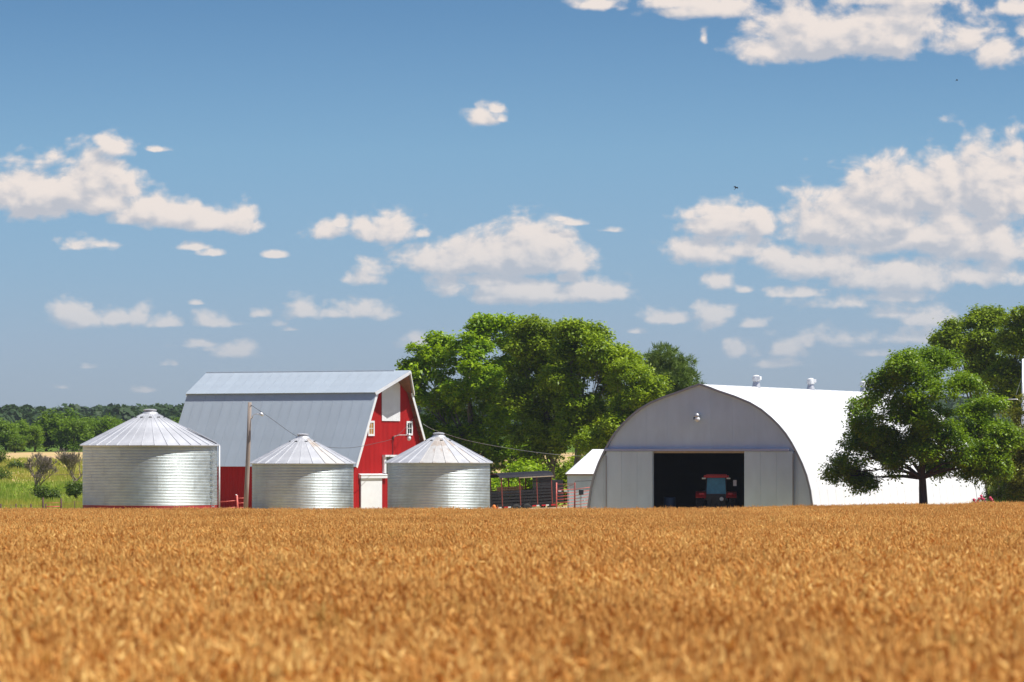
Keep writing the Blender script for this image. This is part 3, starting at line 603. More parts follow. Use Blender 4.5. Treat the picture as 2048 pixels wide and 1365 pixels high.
# dry grass and weeds of the pasture
def meadow():
    r = np.random.default_rng(78); n = 9000; Y = r.uniform(297, 640, n)**1.0; X = (r.uniform(-60, 330, n)-1024)/F*Y
    nb = 3; Y = np.repeat(Y, nb)+r.normal(0, .25, n*nb); X = np.repeat(X, nb)+r.normal(0, .25, n*nb); z = gza(X, Y); h = r.uniform(.12, .5, n*nb)*(1+.6*(np.sin(X*.3+Y*.07) > .4)); w = r.uniform(.03, .09, n*nb)
    V = np.stack([np.stack([X-w, Y, z-.02], -1), np.stack([X+w, Y, z-.02], -1), np.stack([X+r.normal(0, .1, n*nb), Y+r.normal(0, .1, n*nb), z+h], -1)], 1).reshape(-1, 3)
    gm = leafmat('pasture_grass', (.25, .38, .03), (.50, .47, .14), .35, .7, .08)
    o = link('meadow_grass', npmesh('meadow_grass', V, np.arange(len(V)).reshape(-1, 3), gm, k=3)); tag(o, 'rough green and tan grass of the pasture left of the bins', 'grass', kind='stuff')
meadow()
# bare trees, bushes
def bare_tree(label, px, Y, H, W, seed, dense, group='bare trees in the pasture'):
    x = (px-1024)/F*Y; o = thing('bare_tree', label, 'tree', (x, Y, gz(x, Y)), group=group); r = random.Random(seed); tr = MB(); tw = MB()
    def grow(p, d, ln, rad, lev):
        e = p+d*ln; mid = p.lerp(e, .5)+Vector((r.uniform(-1, 1), r.uniform(-1, 1), 0))*ln*.07
        (tr if lev < 2 else tw).tube([p, mid, e], [max(rad,.012), max(rad*.8,.011), max(rad*.6,.01)], 5 if lev < 3 else 3, cap=False)
        if lev >= dense: return
        for k in range(r.choice((2, 3, 3))+(1 if lev > 0 else 2)):
            nd = (d*1.0+Vector((r.uniform(-1, 1), r.uniform(-1, 1), r.uniform(-.1, .7)))*(.75 if lev else .9)).normalized(); nd.x *= W; nd.normalize()
            grow(p.lerp(e, r.uniform(.55, 1)), nd, ln*r.uniform(.6, .8), rad*.58, lev+1)
    grow(Vector((0, 0, -.2)), Vector((.03, 0, 1)), H*.30, .16, 0)
    part('trunk', tr, M['twig'], o, True); part('twigs', tw, M['twig'], o, kind='stuff')
bare_tree('bare vase shaped tree with grey brown twigs alone in the green pasture', 71, 425, 5.2, 1.0, 3, 6)
bare_tree('dense brown leafless tree half hidden behind the big grain bin', 150, 432, 6.4, 1.0, 8, 6)
shrub('round_bush', 'dark round bush at the foot of the bare tree, behind the red gate', [(95,985,15,10),(88,988,10,7),(104,988,10,7)], 405, 95, M['leafS'], 90, 16, .2, .2, 401, group='bushes in the pasture', cat='bush')
shrub('round_bush', 'low dark bush beside the big bin wall under the leafless tree', [(154,978,16,12),(146,984,10,7)], 412, 153, M['leafS'], 90, 16, .2, .2, 411, group='bushes in the pasture', cat='bush')
shrub('round_bush', 'small green bush in the tan grass up the slope, left of the bare tree', [(36,936,10,9)], 560, 36, M['leafS'], 60, 16, .25, .25, 421, group='bushes in the pasture', cat='bush')
shrub('round_bush', 'dark bush at the left edge of the picture below the tree belt', [(0,920,8,14)], 600, 0, M['leafS'], 60, 16, .25, .25, 431, group='bushes in the pasture', cat='bush')
shrub('round_bush', 'greyish bush at the left edge beside the pasture slope', [(2,952,14,12)], 500, 2, M['leafS'], 60, 16, .2, .3, 441, group='bushes in the pasture', cat='bush')
def roses():
    Y = 296.5; bx = (1968-1024)/F*Y; bz = gz(bx, Y); o = thing('rose_bush', 'low rose bush with pink red blooms at the wheat edge by the white wall', 'bush', (bx, Y, bz)); r = np.random.default_rng(12)
    C = np.stack([r.uniform(-.85, .95, 110), r.uniform(-.4, .4, 110), r.uniform(.3, 1.15, 110)], -1); V, Fq = leaf_cloud(C, 14, .08, .1, 13)
    link('foliage', npmesh('foliage', V, Fq, M['leafS']), o); mb = MB()
    for k in range(14): mb.tube([(0, 0, 0), tuple(C[k])], [.015, .008], 4)
    part('stem', mb, M['twig'], o)
    fm = MB()
    for a in range(3):
        fm.lathe([(.01, -.02), (.06-.012*a, .0), (.075-.02*a, .05+.01*a), (.05-.015*a, .075+.01*a)], 7)
    me = fm.mesh('bloom', M['petal'], True)
    for (px, py) in [(1948,1001),(1955,1003),(1962,994),(1967,1000),(1983,1001),(1987,1006),(1951,1007),(1970,1006),(1963,998),(1980,997),(1958,999)]:
        p = P(px, py, Y-.35)-Vector((bx, Y, bz)); b_ = link('bloom', me, o, p); b_.rotation_euler = (r.uniform(.3, 1.2), r.normal(0, .3), r.normal(0, .5)); b_.scale = (1.5,)*3
roses()

# ------------------------------------------------------------------ grain bins
def grain_bin(label, pxc, Y, rpx, eave_py, cap_py, band_py, nroof, capr_px, rusty=(), ladder=False, rz0=0.0):
    s = Y/F; x = (pxc-1024)*s; rad = rpx*s; z0 = 0; H = ZC+(HY-eave_py)*s; zt = ZC+(HY-cap_py)*s; band = ZC+(HY-band_py)*s
    o = thing('grain_bin', label, 'grain bin', (x, Y, z0), group='round steel grain bins')
    R0 = rad-.21; nsh = max(8, round(2*math.pi*R0/2.7)); rings = max(3, round((H-band)/1.05)); rh = (H-.03-band)/rings; pitch = .11
    nw = max(1, round(rh/pitch)); st = nw*6; cols = 10; sp = 2*math.pi/nsh
    mb = MB(); vs = []; fs = []
    for j in range(st+1):
        zz = rh*j/st; rr = R0+.017*math.sin(2*math.pi*nw*j/st)
        for i_ in range(cols+1):
            t = (i_/cols)*(sp+.012); lap = .006 if i_ == cols else (.003 if i_ == cols-1 else 0)
            vs.append(((rr+lap)*math.cos(t), (rr+lap)*math.sin(t), zz))
    for j in range(st):
        for i_ in range(cols): a = j*(cols+1)+i_; fs.append((a, a+1, a+cols+2, a+cols+1))
    mb.add(vs, fs); me = mb.mesh('wall_sheet', M['galv'], True)
    for k in range(rings):
        for q in range(nsh): link('wall_sheet', me, o, (0, 0, band+k*rh), q*sp+(sp/2 if k % 2 else 0)+rz0)
    # painted foot of the wall, corrugated too
    prof = []; nb = max(4, round(band/pitch)*6)
    for j in range(nb+1): prof.append((R0-.004+.014*math.sin(2*math.pi*round(band/pitch)*j/nb), band*j/nb))
    mb = MB(); mb.lathe(prof, 64, cap=False); part('painted_base', mb, M['redband'], o, True, label='red painted foot of the bin wall')
    # conical roof of ribbed panels
    cr = capr_px*s; zc_ = zt-.30; da = 2*math.pi/nroof; ze = H-.04
    def rp(): 
        m_ = MB(); e = .03; n1 = 6; vs = []; fs = []
        prof = [(0, .0), (.012, .055), (.03, .055), (.042, 0)]      # folded rib on one edge, in metres across
        for (rr, zz) in ((rad, ze), (cr, zc_)):
            w = rr*da; row = []
            sc_ = min(1, max(.35, rr/rad))
            for (u, h_) in prof: row.append((u*sc_/rr, h_*sc_))
            row += [(da*.5, .0), (da*1.0, 0.004)]
            for (t, h_) in row: vs.append((rr*math.cos(t), rr*math.sin(t), zz+h_))
            for (t, h_) in row[:0]: pass
        k_ = 6
        for i_ in range(k_-1): fs.append((i_, i_+1, k_+i_+1, k_+i_))
        # turned down lip at the eave
        o_ = len(vs)
        for i_ in range(k_): v = vs[i_]; vs.append((v[0]*.998, v[1]*.998, ze-.05))
        for i_ in range(k_-1): fs.append((o_+i_, o_+i_+1, i_+1, i_))
        return m_.add(vs, fs)
    m1 = rp().mesh('roof_panel', M['galvroof']); m2 = rp().mesh('roof_panel', M['galvrust'])
    for k in range(nroof):
        q = link('roof_panel', m2 if k in rusty else m1, o, (0, 0, 0), k*da+rz0)
        if k in rusty: q['label'] = 'rust streaked roof panel'
    sl = (zc_-ze)/(rad-cr)
    vb = MB()
    vb.box((0, 0, .035), (.26, .16, .07)); vme = vb.mesh('vent_slot', M['black'])
    nv = max(8, nroof//3)
    for k in range(nv):
        t = k*2*math.pi/nv+.2+rz0; rr = cr*2.05; q = link('vent_slot', vme, o, (rr*math.cos(t), rr*math.sin(t), ze+(rad-rr)*sl+.0), t); q.scale = (.32, 1.3, .8)
    mb = MB(); mb.lathe([(cr*1.12, zc_-.04), (cr*1.02, zc_+.06), (cr*.80, zc_+.12), (cr*.72, zc_+.22)], 32, cap=False); part('collar', mb, M['galvroof'], o, True)
    mb = MB(); mb.lathe([(cr*.72, zc_+.17), (cr*.88, zc_+.19), (cr*.90, zc_+.27), (cr*.6, zc_+.31), (.02, zc_+.33)], 32); part('cap', mb, M['galvroof'], o, False)
    mb = MB(); mb.lathe([(rad-.02, H-.10), (rad-.02, H-.09), (R0+.01, H-.05), (R0-.03, H-.05)], 64, cap=False); part('eave_ring', mb, M['trimgrey'], o)
    if ladder:
        t = R(-20); c_, s_ = math.cos(t), math.sin(t); lx, ly = c_*(R0+.12), s_*(R0+.12)
        l = MB()
        for e in (-.2, .2): l.tube([(lx-s_*e, ly+c_*e, .2), (lx-s_*e, ly+c_*e, H-.1)], .018, 6)
        lo = part('ladder', l, M['galv'], o)
        rb = MB(); rb.tube([(-.2*-s_+lx*0, .0, 0), (0, 0, 0)], .01, 4) if False else rb.box((0, 0, 0), (.06, .42, .07))
        rm = rb.mesh('rung', M['trimgrey'])
        for z in np.arange(.5, H-.2, .42): link('rung', rm, lo, (lx, ly, z), t)
        pm_ = MB(); t2 = R(-3); pm_.tube([(math.cos(t2)*(rad-.02), math.sin(t2)*rad, -.1), (math.cos(t2)*(rad-.02), math.sin(t2)*rad, H-.06)], .055, 10); part('downpipe', pm_, M['white'], o, True)
        hb = MB(); hb.slab([(rad*.55, -.9, ze+rad*.45*sl+.09), (rad*.97, -.9, ze+.03*rad*sl+.09), (rad*.97, -.5, ze+.03*rad*sl+.12), (rad*.55, -.5, ze+rad*.45*sl+.12)], .03); part('roof_ladder', hb, M['trimgrey'], o)
    return o
grain_bin('largest corrugated grain bin with a red foot, left of the barn', 300, 311, 140, 890, 819, 1010, 34, 15, ladder=True, rz0=.05)
grain_bin('smaller corrugated grain bin with one brown stained roof strip, in front of the barn side', 605.5, 319, 107, 926, 868, 1019, 26, 13, rusty=(21, 22), rz0=.11)
grain_bin('smaller corrugated grain bin with rust spots on its roof, right of the white barn door', 877.5, 320, 108, 924.5, 866, 1017.5, 26, 13, rusty=(18, 19, 20, 22), rz0=.02)

# ------------------------------------------------------------------ barn
def barn():
    Y0 = 335.0; X0 = (712-1024)/F*Y0; o = thing('gambrel_barn', 'red barn with white gambrel roof and white hay door behind the grain bins', 'barn', (X0, Y0, 0), R(60))
    W, L_ = 10.9, 17.3; ZE, ZK, ZR = 3.95, 9.47, 11.03; XK = 2.8; C_ = W/2; dz = (ZK-ZE)/XK
    E0 = (-.28, ZE-.28*dz*.55)
    def h(x):
        x = min(x, W-x); return ZE+(ZK-ZE)*x/XK if x < XK else ZK+(ZR-ZK)*(x-XK)/(C_-XK)
    # ribbed gable walls
    for (yy, sgn) in ((.30, -1), (L_, 1)):
        mb = MB(); xs_ = []; rib = .19; x = 0
        while x < W: xs_ += [(x, 0), (x+rib*.62, 0), (x+rib*.72, .028), (x+rib*.9, .028)]; x += rib
        xs_ = [(min(a, W), b) for a, b in xs_]+[(W, 0)]
        vs = []; fs = []
        for (a, b) in xs_: vs += [(a, yy+sgn*b, -.3), (a, yy+sgn*b, h(a)-.04)]
        for k in range(len(xs_)-1): fs.append((2*k, 2*k+2, 2*k+3, 2*k+1) if sgn < 0 else (2*k, 2*k+1, 2*k+3, 2*k+2))
        mb.add(vs, fs); part('gable_wall', mb, M['redpaint'], o, label='ribbed red gable wall')
    for xx in (0, W):
        mb = MB(); vs = []; fs = []; y = 0; ps = []
        while y < L_: ps += [(y, 0), (y+.17, 0), (y+.19, .025), (y+.23, .025)]; y += .25
        ps = [(min(a, L_), b) for a, b in ps]+[(L_, 0)]; sg = -1 if xx == 0 else 1
        ps = [(max(a, .30), b) for a, b in ps]
        for (a, b) in ps: vs += [(xx+sg*b, a, -.3), (xx+sg*b, a, ZE-.02)]
        for k in range(len(ps)-1): fs.append((2*k, 2*k+1, 2*k+3, 2*k+2) if sg < 0 else (2*k, 2*k+2, 2*k+3, 2*k+1))
        mb.add(vs, fs); part('side_wall', mb, M['redpaint'], o, label='dark red side wall')
    # roof: panels one by one
    def panel(p, q, y0, y1, name, t=.035, rib=.007):
        (xa, za), (xb, zb) = p, q; m_ = MB()
        qd = [(xa, y0, za), (xa, y1, za), (xb, y1, zb), (xb, y0, zb)]
        nrm = (Vector(qd[1])-Vector(qd[0])).cross(Vector(qd[2])-Vector(qd[0]))
        if nrm.z < 0: qd = qd[::-1]
        m_.slab(qd, t)
        n_ = Vector((zb-za, 0, xa-xb)).normalized(); n_ = n_ if n_.z > 0 else -n_
        a = Vector((xa, y0, za))+n_*.001; b = Vector((xb, y0, zb))+n_*.001; d = Vector((0, .045, 0))
        m_.slab([a+d+n_*rib, b+d+n_*rib, b+n_*rib, a+n_*rib], rib-.002) if (d.cross(b-a)).dot(n_) < 0 else m_.slab([a+n_*rib, b+n_*rib, b+d+n_*rib, a+d+n_*rib], rib-.002)
        return m_
    ya, yb = -.14, L_+.25; pw = (yb-ya)/19
    lo = (E0, (XK, ZK+.02)); d_ = Vector((C_-XK, 0, ZR-ZK)).normalized()
    up = ((XK-d_.x*.33, ZK+.10-d_.z*.33), (C_, ZR+.10))
    for (p, q) in (lo, up, ((W-lo[0][0], lo[0][1]), (W-lo[1][0], lo[1][1])), ((W-up[0][0], up[0][1]), (W-up[1][0], up[1][1]))):
        me = panel(p, q, 0, pw-.006, 'roof_panel').mesh('roof_panel', M['barnroof'])
        for k in range(19): link('roof_panel', me, o, (0, ya+k*pw, 0))
    mb = MB(); mb.tube([(C_, ya, ZR+.10), (C_, yb, ZR+.10)], .07, 6); part('ridge_cap', mb, M['barnroof'], o)
    # hay hood
    HO = 1.42
    mb = MB(); tip = (C_, ya-HO, ZR+.11); kl = (up[0][0], ya-.003, up[0][1]); kr = (W-up[0][0], ya-.003, up[0][1]); rt = (C_, ya-.003, ZR+.103)
    mb.slab([tip, rt, kl], .04); mb.slab([tip, kr, rt], .04); part('hay_hood', mb, M['barnroof'], o)
    # brown rake soffits; under the hood the brown also paints in its shadow
    for sx in (0, 1):
        f = (lambda x: W-x) if sx else (lambda x: x)
        q_ = [(C_, ya-HO+.12, ZR-.02), (C_, .26, ZR-.02), (f(XK+.1), .26, ZK-.02), (f(XK+.1), ya, ZK-.02)]
        mb = MB(); mb.slab(q_ if sx == 0 else q_[::-1], .03); part('hood_shade_soffit', mb, M['plank'], o)
        q_ = [(f(XK+.05), ya+.02, ZK-.06), (f(XK+.05), .27, ZK-.06), (f(E0[0]+.04), .27, E0[1]-.06), (f(E0[0]+.04), ya+.02, E0[1]-.06)]
        mb = MB(); mb.slab(q_ if sx == 0 else q_[::-1], .025); part('rake_soffit', mb, M['plank'], o)
    # fascia boards
    tr = MB()
    def board(a, b, w=.24, t=.05, n_=tr):
        a = Vector(a); b = Vector(b); d = (b-a).normalized(); side = Vector((0, 0, -1)); side = (side-d*side.dot(d)).normalized()*w; out = d.cross(side).normalized()*t
        if out.y > 0: out = -out
        n_.add([a, b, b+side, a+side, a+out, b+out, b+side+out, a+side+out], [(0, 1, 2, 3), (7, 6, 5, 4), (0, 4, 5, 1), (1, 5, 6, 2), (2, 6, 7, 3), (3, 7, 4, 0)])
    for sx in (0, 1):
        f = (lambda x: W-x) if sx else (lambda x: x)
        b1 = MB(); board((f(E0[0]), ya-.004, E0[1]), (f(XK), ya-.004, ZK+.0), n_=b1); part('fascia_board', b1, M['white'], o)
        b2 = MB(); board((f(up[0][0]), ya-.01, up[0][1]), (f(C_)+(0), ya-HO-.01, ZR+.08), n_=b2); part('fascia_board', b2, M['white'], o)
        b3 = MB(); board((f(E0[0]), yb+.004, E0[1]), (f(XK), yb+.004, ZK), n_=b3); board((f(up[0][0]), yb+.004, up[0][1]), (C_, yb+.004, ZR+.08), n_=b3); part('fascia_board', b3, M['white'], o)
    # rafter ends under the rake and the hood
    rb = MB(); rb.box((0, .12, 0), (.09, .40, .12)); rme = rb.mesh('rafter_end', M['plank'])
    for k in range(9):
        t = .04+k*.105; x = W-(E0[0]+(XK-E0[0])*t)-.06; link('rafter_end', rme, o, (x-.06, -.085, E0[1]+(ZK-E0[1])*t-.12))
    mb = MB(); mb.box((C_, -HO*.5, ZR-.12), (.12, HO, .18)); part('hood_beam', mb, M['plank'], o)
    mb = MB()
    for t in (.3, .55, .8):
        for sx in (-1, 1): mb.slab([(C_+sx*.08, -HO*t-.03, ZR-.10), (C_+sx*.08, -HO*t+.03, ZR-.10), (C_+sx*(C_-XK)*(1-t), -HO*t+.03, ZR-(ZR-ZK)*(1-t)-.06), (C_+sx*(C_-XK)*(1-t), -HO*t-.03, ZR-(ZR-ZK)*(1-t)-.06)], .06)
    part('hood_braces', mb, M['plank'], o)
    # hay door, white boards
    xs0, xs1 = 3.66, 6.36; nb = 9; w = (xs1-xs0)/nb
    hd = bpy.data.objects.new('hay_door', None); COL.objects.link(hd); hd.parent = o; hd.location = (.52, .30, 0)
    for k in range(nb):
        a = xs0+k*w+.004; b = a+w-.008; m_ = MB(); ha, hb_ = h(a+.52)-.12, h(b+.52)-.12
        m_.slab([(a, -.075, 7.2), (b, -.075, 7.2), (b, -.075, hb_), (a, -.075, ha)], .04); part('board', m_, M['white'], hd)
    # windows
    for (x0, x1, z0, z1, g_) in ((1.62, 2.55, 6.02, 7.2, 'glasso'), (7.33, 8.25, 6.08, 7.2, 'glassd')):
        wd = MB(); f_ = .15
        for q in ((x0, x1, z0, z0+f_), (x0, x1, z1-f_, z1), (x0, x0+f_, z0+f_+.001, z1-f_-.001), (x1-f_, x1, z0+f_+.001, z1-f_-.001)): wd.bb(q[0], q[1], -.09, -.03, q[2], q[3])
        wo = part('window_frame', wd, M['white'], o); wo.location = (.52, .30, 0)
        m_ = MB(); m_.bb(x0+f_, x1-f_, -.05, -.035, z0+f_, z1-f_); part('pane', m_, M[g_], wo)
        m_ = MB(); xm, zm = (x0+x1)/2, (z0+z1)/2; m_.bb(xm-.02, xm+.02, -.07, -.052, z0+f_, z1-f_); m_.bb(x0+f_, xm-.021, -.07, -.052, zm-.02, zm+.02); m_.bb(xm+.021, x1-f_, -.07, -.052, zm-.02, zm+.02); part('muntin', m_, M['white'], wo)
    # sliding door with hood board
    m_ = MB(); m_.bb(.48, 3.55, -.14, -.08, -.2, 2.72); dr = part('sliding_door', m_, M['white'], o); dr.location = (.52, .30, 0)
    m_ = MB(); m_.bb(.40, .475, -.16, -.06, -.2, 2.72); part('door_edge', m_, M['trimgrey'], dr)
    m_ = MB(); m_.bb(.3, 4.25, -.26, -.03, 2.74, 3.0); m_.slab([(.28, -.30, 3.0), (4.27, -.30, 3.0), (4.27, -.03, 3.10), (.28, -.03, 3.10)], .04); part('door_track_cover', m_, M['white'], o).location = (.52, .30, 0)
    # white framed window over the second bin
    wd = MB(); wd.bb(3.75, 6.3, -.32, -.03, 4.40, 4.55); wd.bb(3.8, 4.1, -.2, -.03, 3.12, 4.398); wd.bb(5.9, 6.2, -.2, -.03, 3.12, 4.398); wo = part('window_frame', wd, M['white'], o); wo.location = (.52, .30, 0)
    m_ = MB(); m_.bb(4.1, 5.9, -.1, -.04, 3.12, 4.39); part('pane', m_, M['glassd'], wo)
    for x in (0, W):
        m_ = MB(); m_.bb(x-.06, x+.06, .25, .36, -.3, ZE-.1); part('corner_board', m_, M['redpaint'], o)
    return o, W, h
BARN, BW, bh = barn()
bM = Matrix.Translation((BARN.location))@Matrix.Rotation(R(60), 4, 'Z')
def barn_lamp():
    b = bM@Vector((5.72, .24, 4.6)); o = thing('wall_lamp', 'pale yard lamp on an arm and conduit fixed to the red barn gable', 'lamp', b, R(60))
    m_ = MB(); m_.tube([(0, -.05, -.1), (0, -.05, 1.25)], .035, 6); m_.box((0, -.08, 1.28), (.12, .12, .22)); part('conduit', m_, M['black'], o)
    m_ = MB(); m_.tube([(.25, 0, 1.4), (.5, -.35, 1.5), (.95, -.9, 1.5)], .03, 6); part('arm', m_, M['lampmetal'], o)
    m_ = MB(); T = Matrix.Translation((.98, -.93, 1.2)); m_.lathe([(.02, .42), (.13, .40), (.15, .22), (.10, .2)], 14, T); lm = part('lamp_housing', m_, M['lampmetal'], o, True)
    m_ = MB(); m_.lathe([(.12, .2), (.17, .1), (.15, -.08), (.05, -.14)], 14, T); part('lamp_globe', m_, M['lampglass'], o, True)
barn_lamp()

# ------------------------------------------------------------------ utility pole, cables
def utility_pole():
    Y = 313.5; b = P(490, 1040, Y); b.z = 0; o = thing('utility_pole', 'weathered wooden utility pole leaning between the two left bins', 'pole', b)
    t = P(499.5, 805, Y)-b; m_ = MB(); m_.tube([Vector((0, 0, -.3)), t*.3+Vector((.03, 0, 0)), t*.65+Vector((.035, 0, 0)), t], [.175, .165, .15, .135], 12); part('shaft', m_, M['wood'], o, True)
    a = P(503.5, 838, Y)-b; m_ = MB(); m_.tube([a, P(506, 831, Y-.1)-b, P(511, 828, Y-.2)-b, P(519, 828, Y-.3)-b], .035, 8); part('lamp_arm', m_, M['lampmetal'], o, True)
    m_ = MB(); q = P(522, 830, Y-.35)-b; m_.lathe([(.03, .17), (.13, .13), (.17, 0), (.12, -.06)], 14, Matrix.Translation(q)@Matrix.Rotation(R(25), 4, 'Y')@Matrix.Scale(1.25, 4, (1, 0, 0))); part('lamp_head', m_, M['lampmetal'], o, True)
utility_pole()
def cable(name, label, pts, r, mt):
    pts = [Vector(p) for p in pts]; P_ = []
    for k in range(len(pts)-1):
        p0, p1, p2, p3 = pts[max(k-1, 0)], pts[k], pts[k+1], pts[min(k+2, len(pts)-1)]
        for t in np.linspace(0, 1, 8, endpoint=False): P_.append(.5*((2*p1)+(p2-p0)*t+(2*p0-5*p1+4*p2-p3)*t*t+(3*p1-p0-3*p2+p3)*t**3))
    P_.append(pts[-1]); m_ = MB(); m_.tube(P_, r, 5); o = link(name, m_.mesh(name, mt, True)); tag(o, label, 'cable')
cable('power_cable', 'dark cable from the pole top down to the barn lamp conduit', [P(501, 810, 313.3), P(540, 836, 316), P(590, 871, 321), P(640, 892, 326), P(700, 896, 330), P(760, 885, 334.5), P(783, 879, 337.2)], .017, M['cable'])
cable('power_cable', 'pale cable from the barn rake across the trees to the arched building', [P(846, 848, 343), P(868, 860, 341), P(930, 880, 336), P(1000, 894, 328), P(1080, 906, 320), P(1150, 912, 312), P(1213, 912, 303.2)], .013, M['cablel'])
cable('power_cable', 'thin cable along the upper red gable to the right rake', [P(786, 877, 337), P(805, 862, 338.5), P(828, 836, 343)], .014, M['cable'])

# ------------------------------------------------------------------ quonset
def quonset():
    b = R(20); Y0 = 300.0; X0 = (1400-1024)/F*Y0-.02; o = thing('arched_building', 'white arched metal farm building with a wide open front door', 'building', (X0, Y0, 0), -b)
    K = [(0, 9.43), (.7, 9.2), (1.3, 8.97), (2.5, 8.58), (3.6, 8.14), (4.4, 7.68), (5.1, 7.12), (5.65, 6.6), (6.15, 6.02), (6.55, 5.42), (6.9, 4.8), (7.28, 4.05), (7.62, 3.2), (7.88, 2.2), (8.06, 1.0), (8.14, -.1)]
    kx = np.array([k[0] for k in K]); kz = np.array([k[1] for k in K])
    def hz(x): return float(np.interp(abs(x), kx, kz))
    full = [(-x, z) for x, z in K[::-1]]+K[1:]
    LEN, NS = 49.6, 24; dy = LEN/NS
    # roof sheets with thickness and a lap rib
    def shell(off0, off1, y0, y1, m_):
        out = []
        for i_, (x, z) in enumerate(full):
            a = full[max(0, i_-1)]; c = full[min(len(full)-1, i_+1)]; t = Vector((c[0]-a[0], c[1]-a[1])).normalized(); n_ = Vector((-t.y, t.x))
            if n_.dot(Vector((x, z-3))) < 0: n_ = -n_
            out.append((Vector((x, z))+n_*off1, Vector((x, z))+n_*off0))
        k = len(out); vs = []
        for y in (y0, y1):
            for (p, q) in out: vs += [(p.x, y, p.y), (q.x, y, q.y)]
        fs = []
        for i_ in range(k-1):
            a = 2*i_; bq = 2*k+2*i_
            fs += [(a, a+2, bq+2, bq), (a+1, bq+1, bq+3, a+3), (a, a+1, a+3, a+2), (bq, bq+2, bq+3, bq+1)]
        m_.add(vs, fs)
    m_ = MB(); shell(0, .05, 0, dy-.006, m_); shell(.0502, .058, 0, .06, m_); me = m_.mesh('roof_sheet', M['shell'])
    for k in range(NS): link('roof_sheet', me, o, (0, k*dy, 0))
    m_ = MB(); shell(-.09, -.02, .25, LEN-.25, m_); part('shade_lining', m_, M['shade_lining'], o)  # inner skin coloured dark to stand for the unlit interior
    m_ = MB(); shell(-.03, .11, -.12, -.003, m_); part('edge_trim', m_, M['trimgrey'], o)
    # front wall panels
    zt = 4.86; OX0, OX1 = -3.36, 3.22; pw = 1.56
    xs_ = np.arange(-7, 7.01, pw)
    xs_ = [-8.1]+[x for x in np.arange(-7.02, 7.1, pw)]+[8.1]
    for a, c in zip(xs_[:-1], xs_[1:]):
        def strip(a, c, zlo, nm='wall_panel'):
            n_ = 5; xx = np.linspace(a+.003, c-.003, n_); top = [hz(x)-.02 for x in xx]
            if max(top) <= zlo+.02: return
            poly = [(xx[0], .06, zlo)]+[(xx[-1], .06, zlo)] if min(top[0], top[-1]) > zlo else [(xx[0], .06, zlo), (xx[-1], .06, zlo)]
            if top[0] < zlo or top[-1] < zlo:
                xs2 = np.linspace(a, c, 20); ok = [x for x in xs2 if hz(x)-.02 > zlo]
                if len(ok) < 2: return
                xx = np.linspace(ok[0], ok[-1], 5); top = [hz(x)-.02 for x in xx]; poly = [(xx[0], .06, zlo), (xx[-1], .06, zlo)]
            poly += [(x, .06, t) for x, t in zip(xx[::-1], top[::-1])]
            q = MB(); q.slab(poly, .05)
            part(nm, q, M['qfront'], o)
        strip(a, c, zt)
        for (lo, hi) in ((-9, OX0), (OX1, 9)):
            aa, cc = max(a, lo), min(c, hi)
            if cc-aa > .05:
                xx = np.linspace(aa, cc, 12); xx = [x for x in xx if hz(x) > .2]
                n_ = 6; xx = np.linspace(aa+.003, cc-.003, n_); top = [max(-.15, min(zt-.004, hz(x)-.02)) for x in xx]
                q = MB(); q.slab([(xx[0], .06, -.2), (xx[-1], .06, -.2)]+[(x, .06, t) for x, t in zip(xx[::-1], top[::-1])], .05); part('wall_panel', q, M['qfront'], o)
    # header timber, door track, leaves
    q = MB(); q.bb(OX0, OX1, .062, .2, 4.72, 4.855); part('header_beam', q, M['beige'], o)
    q = MB(); q.bb(-6.85, 6.45, -.20, .005, 4.90, 5.03); q.bb(-6.85, 6.45, -.22, -.2, 4.86, 5.0); part('door_track', q, M['track'], o)
    for (a, c, lab) in ((-6.75, -3.38, 'left'), (3.24, 6.72, 'right')):
        d = bpy.data.objects.new('sliding_door', None); COL.objects.link(d); d.parent = o; n_ = 3; w = (c-a)/n_
        for k in range(n_):
            q = MB(); x0, x1 = a+k*w+.004, a+(k+1)*w-.004
            zz0 = min(4.84, hz(x0)-.12); zz1 = min(4.84, hz(x1)-.12)
            q.slab([(x0, -.13, -.1), (x1, -.13, -.1), (x1, -.13, zz1), (x0, -.13, zz0)], .06); part('panel', q, M['qfront'], d)
        q = MB(); e = c if c > 5 else a; q.bb(e-.04, e+.04, -.16, -.02, -.1, 4.7 if abs(e) < 6.74 else 4.55); part('edge_rail', q, M['trimgrey'], d)
    # back wall
    q = MB(); q.slab([(x, LEN-.1, z) for x, z in full[::-1]], .06); part('back_wall', q, M['shade_lining'], o)
    # concrete floor
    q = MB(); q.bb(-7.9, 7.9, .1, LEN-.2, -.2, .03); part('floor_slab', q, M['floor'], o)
    return o, hz
Q, qh = quonset()
qM = Matrix.Translation(Q.location)@Matrix.Rotation(R(-20), 4, 'Z')
for k, (ly, lab) in enumerate(((13.5, 'nearest of the white roof vents on the arched building'), (27.6, 'middle white roof vent on the arched building'), (42.5, 'roof vent on the arched building partly hidden by the yard tree'))):
    o = thing('roof_vent', lab, 'vent', qM@Vector((0, ly, 9.45)), R(-20+(0, 35, 20)[k]), 'white vents along the arched roof ridge')
    q = MB(); q.lathe([(.34, -.12), (.31, .0), (.23, .38), (.21, .42)], 20); part('base', q, M['lampmetal'], o, True)
    q = MB(); q.lathe([(.22, .42), (.30, .44), (.30, .62)], 20, cap=False)
    q.lathe([(.30, .62), (.27, .78), (.14, .86), (.02, .88)], 20)
    q.box((.12, -.06, .66), (.46, .42, .24)); part('hood', q, M['white'], o, False)
